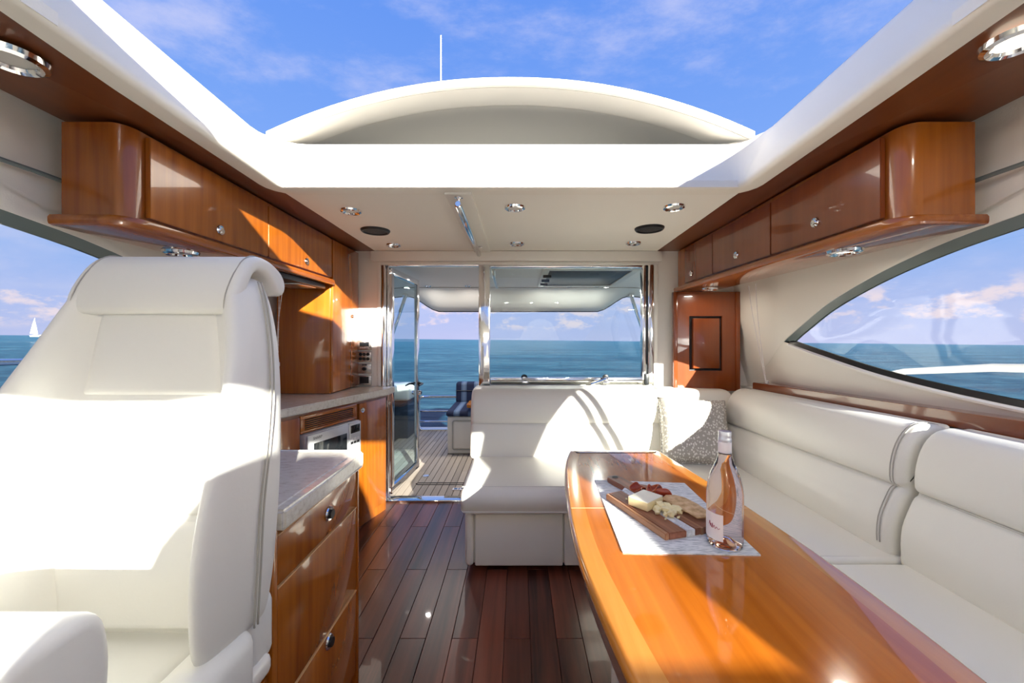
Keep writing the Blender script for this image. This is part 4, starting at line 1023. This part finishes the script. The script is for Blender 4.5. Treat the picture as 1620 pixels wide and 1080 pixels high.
# cured sausage slices, curled
rs = random.Random(3)
def fold(label, v, u, r, bend, lean, rot, lift):
    """a round slice folded over like a taco and laid on the board, with a slightly wavy rim"""
    bm = nbm(); o1 = Matrix.Translation(onb(v, u)) @ Matrix.Rotation(rot, 4, 'Z') @ Matrix.Rotation(lean, 4, 'X')
    nr, na = 6, 30; ph = rs.uniform(0, 6)
    def P(k, a, th):
        q = r*k/nr*(1+.05*math.sin(5*a+ph)*(k/nr)); x, y = q*math.cos(a), q*math.sin(a)
        R_ = r/bend; t_ = y/R_; w = .08*r*math.sin(4*a+ph)*(k/nr)**2
        return Vector((x, (R_-th)*math.sin(t_), R_-(R_-th-w)*math.cos(t_)))
    lo = min((o1.to_3x3() @ P(k, 2*PI*i/na, 0)).z for k in range(nr+1) for i in range(na))
    F = lambda k, a, th: o1 @ P(k, a, th)+Vector((0, 0, -lo+.0004+lift))
    T = [[bm.verts.new(F(k, 2*PI*i/na, .0018)) for i in range(na)] for k in range(1, nr+1)]; B = [[bm.verts.new(F(k, 2*PI*i/na, 0)) for i in range(na)] for k in range(1, nr+1)]
    for S in (T, B):
        for k in range(nr-1):
            for i in range(na): bm.faces.new((S[k][i], S[k][(i+1) % na], S[k+1][(i+1) % na], S[k+1][i]))
        bm.faces.new(S[0])
    for i in range(na): bm.faces.new((T[-1][i], T[-1][(i+1) % na], B[-1][(i+1) % na], B[-1][i]))
    o = tag(obj('sausage_slice', bm, M['salami'], None, 60), label, 'sausage', 'cured sausage slices on the board')
    bm = nbm(); tube(bm, [F(nr, 2*PI*i/na, .0009) for i in range(na)], .0013, 5, True); obj('rim', bm, M['salami_fat'], o)
fold('folded red sausage slice nearest the board handle', .118, .012, .028, 1.5, .2, .5, 0)
fold('upright folded sausage slice in the middle of the red pile', .132, .050, .030, 1.9, -.5, 1.3, 0)
fold('loosely folded sausage slice with a bright orange rim on the outer edge', .158, .062, .028, 1.3, .4, .1, .001)
fold('flattest sausage slice, lying against the cheese block', .110, .062, .030, .8, .15, 2.3, .001)
fold('dark sausage slice at the foot of the pile beside the flatbread', .150, .098, .029, 1.8, .7, 2.9, .002)
fold('topmost sausage slice, resting across the others in the red pile', .136, .072, .026, 1.6, -.2, .9, .017)
# cheese block
bm = nbm(); mxc = Matrix.Translation(onb(.068, .118)) @ Matrix.Rotation(math.atan2(bv.y, bv.x)+.36, 4, 'Z')
bx(bm, -.043, .043, -.034, .034, .0005, .0255, .003, 3, mxc)
ch = tag(obj('cheese_block', bm, M['cheese'], None, 50), 'pale square cheese block on the serving board', 'cheese')
bm = nbm(); bx(bm, -.0425, .0425, -.0335, .0335, .0248, .0272, .001, 2, mxc); obj('rind', bm, M['rind'], ch)
labels = ['largest cheese chunk leaning on the cheese block', 'cheese chunk at the cut corner of the block', 'cheese chunk lying on the marble strip', 'chunky cheese piece beside the flatbread', 'cheese piece between the block and the flatbread', 'cheese piece nearest the foot of the board', 'small cheese crumb left of the marble strip', 'small cheese crumb on the wood below the block', 'tiny cheese crumb toward the near corner of the board', 'tiny cheese crumb on the marble strip near the foot', 'lone cheese crumb on the dark wood by the handle end', 'cheese shard propped on the crumbled pile']
spots = [(.088, .165, .017), (.068, .172, .013), (.088, .192, .016), (.118, .196, .017), (.103, .176, .016), (.082, .215, .013), (.058, .185, .010), (.070, .205, .009), (.055, .222, .004), (.095, .228, .006), (.036, .065, .004), (.098, .205, .012)]
for (v, u, s), lab in zip(spots, labels):
    bm = nbm(); bmesh.ops.create_icosphere(bm, subdivisions=1, radius=1)
    rr = Matrix.Rotation(rs.uniform(0, 6), 3, 'Z') @ Matrix.Rotation(rs.uniform(-.5, .5), 3, 'X')
    sx, sy, sz = s*rs.uniform(.7, 1.1), s*rs.uniform(.6, .9), s*rs.uniform(.55, .85)
    for w in bm.verts:
        c = w.co.copy(); m_ = max(abs(c.x), abs(c.y), abs(c.z)); c = c/m_; c *= 1+rs.uniform(-.28, .15)
        w.co = rr @ Vector((c.x*sx, c.y*sy, c.z*sz))
    lo = min(w.co.z for w in bm.verts)
    bmesh.ops.translate(bm, vec=onb(v, u, -lo+.0003), verts=bm.verts)
    tag(obj('cheese_chunk', bm, M['cheese'], None, 0), lab, 'cheese', 'broken cheese on the board')
def flat(label, pts, z, tilt, th=.003):
    bm = nbm(); o1 = [onb(v, u) for v, u in pts]; cx = sum(o1, Vector())/len(o1)
    def pl(x, y, dz): 
        q = Vector((x, y, 0))-cx; return Vector((x, y, bz+BT+z+dz+tilt[0]*(q.dot(Vector((bv.x, bv.y, 0))))+tilt[1]*(q.dot(Vector((bu.x, bu.y, 0))))))
    prism(bm, [(p.x, p.y) for p in o1], pl, 0, th)
    bmesh.ops.bevel(bm, geom=bm.edges[:], offset=.0008, segments=1, affect='EDGES')
    return tag(obj('flatbread', bm, M['cracker'], None, 30), label, 'flatbread', 'flatbread pieces on the board')
flat('large flatbread piece with ragged edge on top', [(.122, .125), (.150, .110), (.176, .122), (.190, .150), (.192, .20), (.186, .235), (.176, .262), (.168, .258), (.162, .274), (.142, .266), (.128, .262), (.132, .225), (.122, .205), (.126, .165)], .012, (.06, -.02))
flat('flatbread piece underneath beside the red sausage', [(.128, .118), (.165, .108), (.185, .13), (.186, .205), (.150, .215), (.130, .19)], .0045, (.04, .0))

# ------------------------------------------------------------------ bottle
bx_, by_ = .530, 1.022; bz_ = Zr(TZ)+.0032
t = thing('wine_bottle', 'clear bottle of pale rose wine standing on the placemat corner', 'bottle', (bx_, by_, bz_), local=True)
prof = [(0, .026), (.010, .024), (.022, .012), (.032, .002), (.038, 0), (.0415, .004), (.0425, .012), (.0428, .08), (.0435, .12), (.0430, .135), (.0405, .155), (.035, .178), (.0275, .196), (.0205, .212), (.0165, .226), (.0150, .240), (.0148, .262), (0, .262)]
bm = nbm(); lathe(bm, prof, seg=40); obj('glass', bm, M['bottle'], t, 60)
bm = nbm(); lathe(bm, [(0, .2622), (.0148, .2622), (.0160, .264), (.0160, .271), (.0150, .2725), (.0152, .280), (.0158, .284), (.0150, .289), (0, .2895)], seg=24); obj('stopper', bm, M['capsule'], t)
bm = nbm(); lathe(bm, [(.0154, .232), (.0156, .232), (.0160, .261), (.0157, .2625), (.0152, .2625)], seg=24); obj('neck_label', bm, M['label'], t)
bm = nbm(); tube(bm, [(.0160*math.cos(a), .0160*math.sin(a), .236) for a in [2*PI*i/24 for i in range(24)]], .0004, 4, True); obj('neck_line', bm, M['silver'], t)
bm = nbm(); a0, a1 = math.radians(150), math.radians(238)
grid(bm, lambda u, v: Vector((.0437*math.cos(a0+(a1-a0)*u), .0437*math.sin(a0+(a1-a0)*u), .022+.066*v)), 18, 2); lab = obj('label', bm, M['label'], t)
bm = nbm(); tube(bm, [(.0441*math.cos(a), .0441*math.sin(a), z) for a, z in spline([(3.30, .055), (3.36, .065), (3.40, .052), (3.44, .060), (3.50, .050), (3.55, .062), (3.58, .05), (3.66, .058), (3.72, .050), (3.80, .056), (3.88, .051), (3.98, .054)], 4)], .0006, 4); obj('script', bm, M['ink'], lab)

# ------------------------------------------------------------------ downlights, speakers, handrail
protos = {}; LAMPS = (.6, 4.5, 2.4, 0)     # watts: lit cabin fittings, cockpit, added helm fill, unlit cabin fittings
def make_light(lit, lamp=0):
    t = thing('ceiling_light', '-', 'light', (0, 0, 0), 'recessed downlights', local=True)
    bm = nbm(); lathe(bm, [(.033, -.004), (.036, -.010), (.043, -.013), (.051, -.009), (.0535, 0)], seg=28); obj('bezel', bm, M['chrome'], t)
    bm = nbm(); lathe(bm, [(0, -.003), (.034, -.003)], seg=24); obj('lens', bm, M['lit'] if lit else M['frost'], t)
    if lamp:                                                # fittings that give light, the added helm row among them
        l = bpy.data.lights.new('lamp', 'AREA'); l.shape = 'DISK'; l.size = .06; l.energy = lamp; l.color = (1, .91, .78) if lit else (1, .95, .88)
        o = bpy.data.objects.new('lamp', l); C.objects.link(o); o.parent = t; o.location = (0, 0, -.018)
    return t
for (x, y, z, lit, s, lab) in ((-.87, 2.07, .664, 0, 1, 'unlit chrome ceiling light next to the galley overhead cabinet'), (-.885, 2.83, .664, 0, 1, 'chrome ceiling light behind the port black speaker near the door'),
        (-.017, 2.02, .664, 0, 1, 'chrome ceiling light in the middle of the forward row'), (-.01, 2.79, .664, 0, 1, 'chrome ceiling light in the middle of the row over the aft window'),
        (.785, 2.01, .664, 0, 1, 'chrome ceiling light forward of the starboard black speaker'), (.80, 2.77, .664, 0, 1, 'chrome ceiling light behind the starboard black speaker near the window'),
        (-1.235, .97, .686, 0, 1.25, 'large unlit light in the dark wood soffit above the helm chair'), (1.145, .915, .686, 1, 1.15, 'large lit light in the wood soffit over the side settee'),
        (-1.355, 1.60, .347, 0, 1.15, 'chrome light under the galley overhead cabinet above the helm chair'), (1.29, 1.575, .347, 1, 1.15, 'lit chrome light under the forward end of the shaded overhead cabinet'), (1.335, 2.78, .347, 1, 1, 'lit chrome light above the framed cherry panel'),
        (-.62, -.55, .612, 0, 1, 'added unseen fill light over the helm, the one nearest the port side'), (-.2, -.55, .612, 0, 1, 'added unseen fill light over the helm just to port of the middle'), (.22, -.55, .612, 0, 1, 'added unseen fill light over the helm just to starboard of the middle'), (.64, -.55, .612, 0, 1, 'added unseen fill light over the helm, the one nearest the starboard side'),  # row behind the camera, added to brighten chair and settee base
        (-1.0, 4.42, .58, 0, .7, 'small light in the cockpit hardtop seen through the open door'), (-.56, 4.42, .58, 0, .7, 'small light in the cockpit hardtop just left of the bright window post'),
        (.27, 4.42, .58, 0, .7, 'small cockpit hardtop light seen through the aft window, first right of the post'), (.57, 4.42, .58, 0, .7, 'small cockpit hardtop light in the middle of the aft window'), (.88, 4.42, .58, 0, .7, 'small cockpit hardtop light near the strut in the aft window')):
    key = (lit, y > 3.1, y < 0)
    if key not in protos:
        r = protos[key] = make_light(lit, LAMPS[0] if lit else LAMPS[1] if y > 3.1 else LAMPS[2] if y < 0 else LAMPS[3]); r.location = V(x, y, z); r['label'] = lab
    else: r = dup(protos[key], V(x, y, z), lab)
    r.scale = (s, s, s)
sp0 = None
for x, y, lab in ((-.877, 2.445, 'round black ceiling speaker beside the galley locker'), (.79, 2.40, 'round black ceiling speaker beside the shaded overhead cabinet')):
    if sp0 is None:
        sp0 = thing('speaker', lab, 'speaker', V(x, y, .664), 'ceiling speakers', local=True)
        bm = nbm(); lathe(bm, [(.070, -.004), (.074, -.014), (.080, -.014), (.086, -.006), (.087, 0)], seg=32); obj('rim', bm, M['black'], sp0)
        bm = nbm(); lathe(bm, [(0, -.010), (.05, -.009), (.074, -.006)], seg=32); obj('grille', bm, mat('speaker grille', (.02, .02, .02), .6, bump=(900, 1)), sp0)
    else: dup(sp0, V(x, y, .664), lab)
t = thing('handrail', 'polished overhead handrail hanging on brackets from the aft ceiling', 'rail', (-.275, 2.3, Zr(.65)))
bm = nbm(); tube(bm, [V(-.272, 1.79, .605), V(-.272, 1.80, .605), V(-.277, 2.3, .604), V(-.283, 2.86, .603), V(-.283, 2.87, .603)], [.012, .017, .018, .017, .012], 14); obj('bar', bm, M['chrome'], t)
for y in (1.83, 2.82):
    bm = nbm(); tube(bm, [V(-.274, y, .606), V(-.274, y, .652)], .008, 8); lathe(bm, [(0, 0), (.02, 0), (.02, -.006), (.01, -.01), (0, -.01)], V(-.274, y, .651), 14); obj('bracket', bm, M['chrome'], t)

# ------------------------------------------------------------------ switch panels on the port bulkhead pillar
def panel_thing(name, label, z0, z1):
    t = thing(name, label, 'panel', (-1.17, YB, z0), 'electrical panels on the port pillar')
    bm = nbm(); bx(bm, -1.222, -1.118, YB-.016, YB+.002, z0, z1, .004, 2); b = obj('plate', bm, M['plate'], t); return t, b
t, b = panel_thing('stereo_panel', 'topmost silver panel on the port pillar with a lit display', Zr(-.088), Zr(-.016))
bm = nbm(); bx(bm, -1.205, -1.135, YB-.0185, YB-.014, Zr(-.060), Zr(-.030), .001); obj('display', bm, M['dark_glass'], b)
for i in range(5):
    bm = nbm(); bx(bm, -1.203+.0142*i, -1.193+.0142*i, YB-.020, YB-.014, Zr(-.077), Zr(-.067), .001); obj('button', bm, M['label'], b)
t, b = panel_thing('socket_panel', 'silver panel with six round dark sockets below the stereo panel', Zr(-.178), Zr(-.100))
for i in range(3):
    for j in range(2):
        bm = nbm(); lathe(bm, [(0, .004), (.0125, .004), (.0135, 0), (.0135, -.002)], seg=14, mx=Matrix.Translation(V(-1.198+.028*i, YB-.016, -.155+.034*j)) @ Matrix.Rotation(PI/2, 4, 'X')); obj('socket', bm, M['black'], b)
t, b = panel_thing('switch_panel', 'brushed panel with one round knob between socket and vent panels', Zr(-.268), Zr(-.192))
bm = nbm(); lathe(bm, [(0, .02), (.012, .02), (.015, 0)], seg=16, mx=Matrix.Translation(V(-1.168, YB-.016, -.232)) @ Matrix.Rotation(PI/2, 4, 'X')); obj('dial', bm, M['black'], b)
bm = nbm(); bx(bm, -1.185, -1.15, YB-.02, YB-.014, Zr(-.206), Zr(-.198), .001); obj('marker', bm, M['dark_glass'], b)
t, b = panel_thing('vent_panel', 'lowest silver panel on the port pillar with a black grille', Zr(-.358), Zr(-.282))
bm = nbm(); bx(bm, -1.203, -1.135, YB-.020, YB-.014, Zr(-.340), Zr(-.290), .001); g = obj('grille', bm, M['black'], b)
for i in range(5):
    bm = nbm(); bx(bm, -1.201, -1.137, YB-.0215, YB-.019, Zr(-.335+.0095*i), Zr(-.331+.0095*i)); obj('rib', bm, M['inkdark'], g)

# ------------------------------------------------------------------ extractor hood and blind cords
t = thing('extractor_hood', 'flat dark extractor hood under the galley overhead cabinet', 'hood', (-1.36, 2.3, Zr(.33)))
bm = nbm(); bx(bm, -1.46, -1.24, 2.02, 2.56, Zr(.318), Zr(.347), .004); obj('body', bm, M['black'], t)
bm = nbm(); bx(bm, -1.43, -1.27, 2.30, 2.50, Zr(.314), Zr(.320), .002); obj('filter', bm, M['brushed'], t)
def cord(label, strands, end):
    t = thing('blind_cord', label, 'cord', strands[0][0])
    for s in strands:
        n_ = max(6, int(sum((Vector(a)-Vector(b)).length for a, b in zip(s, s[1:]))/.012)); bm = nbm()
        path = spline(s, 12); 
        for p in path[::1]: pass
        tube(bm, path, .0022, 5)
        L_ = len(path)
        for p in path[::2]: bmesh.ops.create_icosphere(bm, subdivisions=1, radius=.0042, matrix=Matrix.Translation(p))
        obj('bead_chain', bm, M['label'], t)
    bm = nbm()
    for dx in (-.008, .008): bx(bm, end[0]-.012, end[0]-.004, end[1]+dx-.006, end[1]+dx+.006, end[2]-.025, end[2], .002)
    obj('clip', bm, M['silver'], t)
cord('white beaded blind cord hanging beside the framed cherry panel', [[V(1.515, 2.62, .34), V(1.53, 2.60, .15), V(1.615, 2.60, -.29)], [V(1.49, 2.50, .34), V(1.53, 2.54, .10), V(1.618, 2.60, -.29)]], V(1.63, 2.60, -.275))
cord('white beaded blind cord hanging behind the helm chair in the galley', [[V(-1.50, 2.50, .34), V(-1.505, 2.50, .1), V(-1.51, 2.50, -.15)], [V(-1.475, 2.50, .34), V(-1.50, 2.49, .1), V(-1.51, 2.49, -.15)]], V(-1.50, 2.50, -.15))

# ------------------------------------------------------------------ outside the windows
bm = nbm(); tube(bm, [V(2.02, .4, -.06), V(2.02, 1.2, -.10), V(2.03, 1.7, -.125), V(2.04, 2.1, -.175), V(2.03, 2.42, -.26), V(2.02, 2.6, -.40), V(2.02, 2.62, -.9)], [.018, .018, .018, .016, .014, .013, .013], 10)
tag(obj('side_rail', bm, M['gel']), 'white curved rail outside the starboard window', 'rail')
bm = nbm(); tube(bm, [V(-2.05, .4, -.06), V(-2.05, 1.3, -.085), V(-2.05, 2.2, -.115), V(-2.05, 2.5, -.20), V(-2.05, 2.55, -.9)], .014, 10)
tag(obj('side_rail', bm, M['chrome']), 'dark steel rail outside the port window beside the helm chair', 'rail')
bm = nbm()
for s in (-1, 1): bx(bm, min(s*1.78, s*2.15), max(s*1.78, s*2.15), -1, 5.6, -.5, Zr(-.88), .03, 2)
struct('side_deck', bm, M['gel'])
D = 150                                                      # sailing boat and a small motor boat, far off to port
def far_pt(px, py, d): return Vector(((px-820)/630*d, d, H+(535-py)/630*d))
o_ = far_pt(53, 531, D)
t = thing('sailboat', 'distant white sailing boat on the horizon beyond the port window', 'boat', o_, local=True)
k = D/630*1.0
bm = nbm(); prism(bm, [(-4*k, 0), (9*k, 0), (14*k, 3.2*k), (-5*k, 2.4*k)], lambda a, b, y: Vector((a, y, b-1.6*k)), -1.2*k, 1.2*k); obj('hull', bm, M['hull'], t)
bm = nbm(); tube(bm, [(2*k, 0, 0), (2*k, 0, 28*k)], .25*k, 6); obj('mast', bm, M['antenna'], t)
bm = nbm(); prism(bm, [(1.2*k, 3*k), (1.4*k, 27*k), (-1.5*k, 18*k), (-5.5*k, 3.4*k)], lambda a, b, y: Vector((a, y, b)), -.15*k, .15*k); obj('mainsail', bm, M['sail'], t)
bm = nbm(); prism(bm, [(2.8*k, 22*k), (7*k, 3*k), (3*k, 3*k)], lambda a, b, y: Vector((a, y, b)), -.12*k, .12*k); obj('jib', bm, M['sail'], t)
o_ = far_pt(72, 530, D*1.4); k = D*1.4/630
t = thing('motor_boat', 'tiny distant motor boat just astern of the sailing boat', 'boat', o_, local=True)
bm = nbm(); prism(bm, [(-5*k, -1*k), (7*k, -1*k), (9*k, 1.2*k), (-5*k, 1*k)], lambda a, b, y: Vector((a, y, b)), -1*k, 1*k); obj('hull', bm, M['hull'], t)
bm = nbm(); bx(bm, -2*k, 3*k, -.8*k, .8*k, 1*k, 3*k, .2*k); obj('cabin', bm, M['hull'], t)
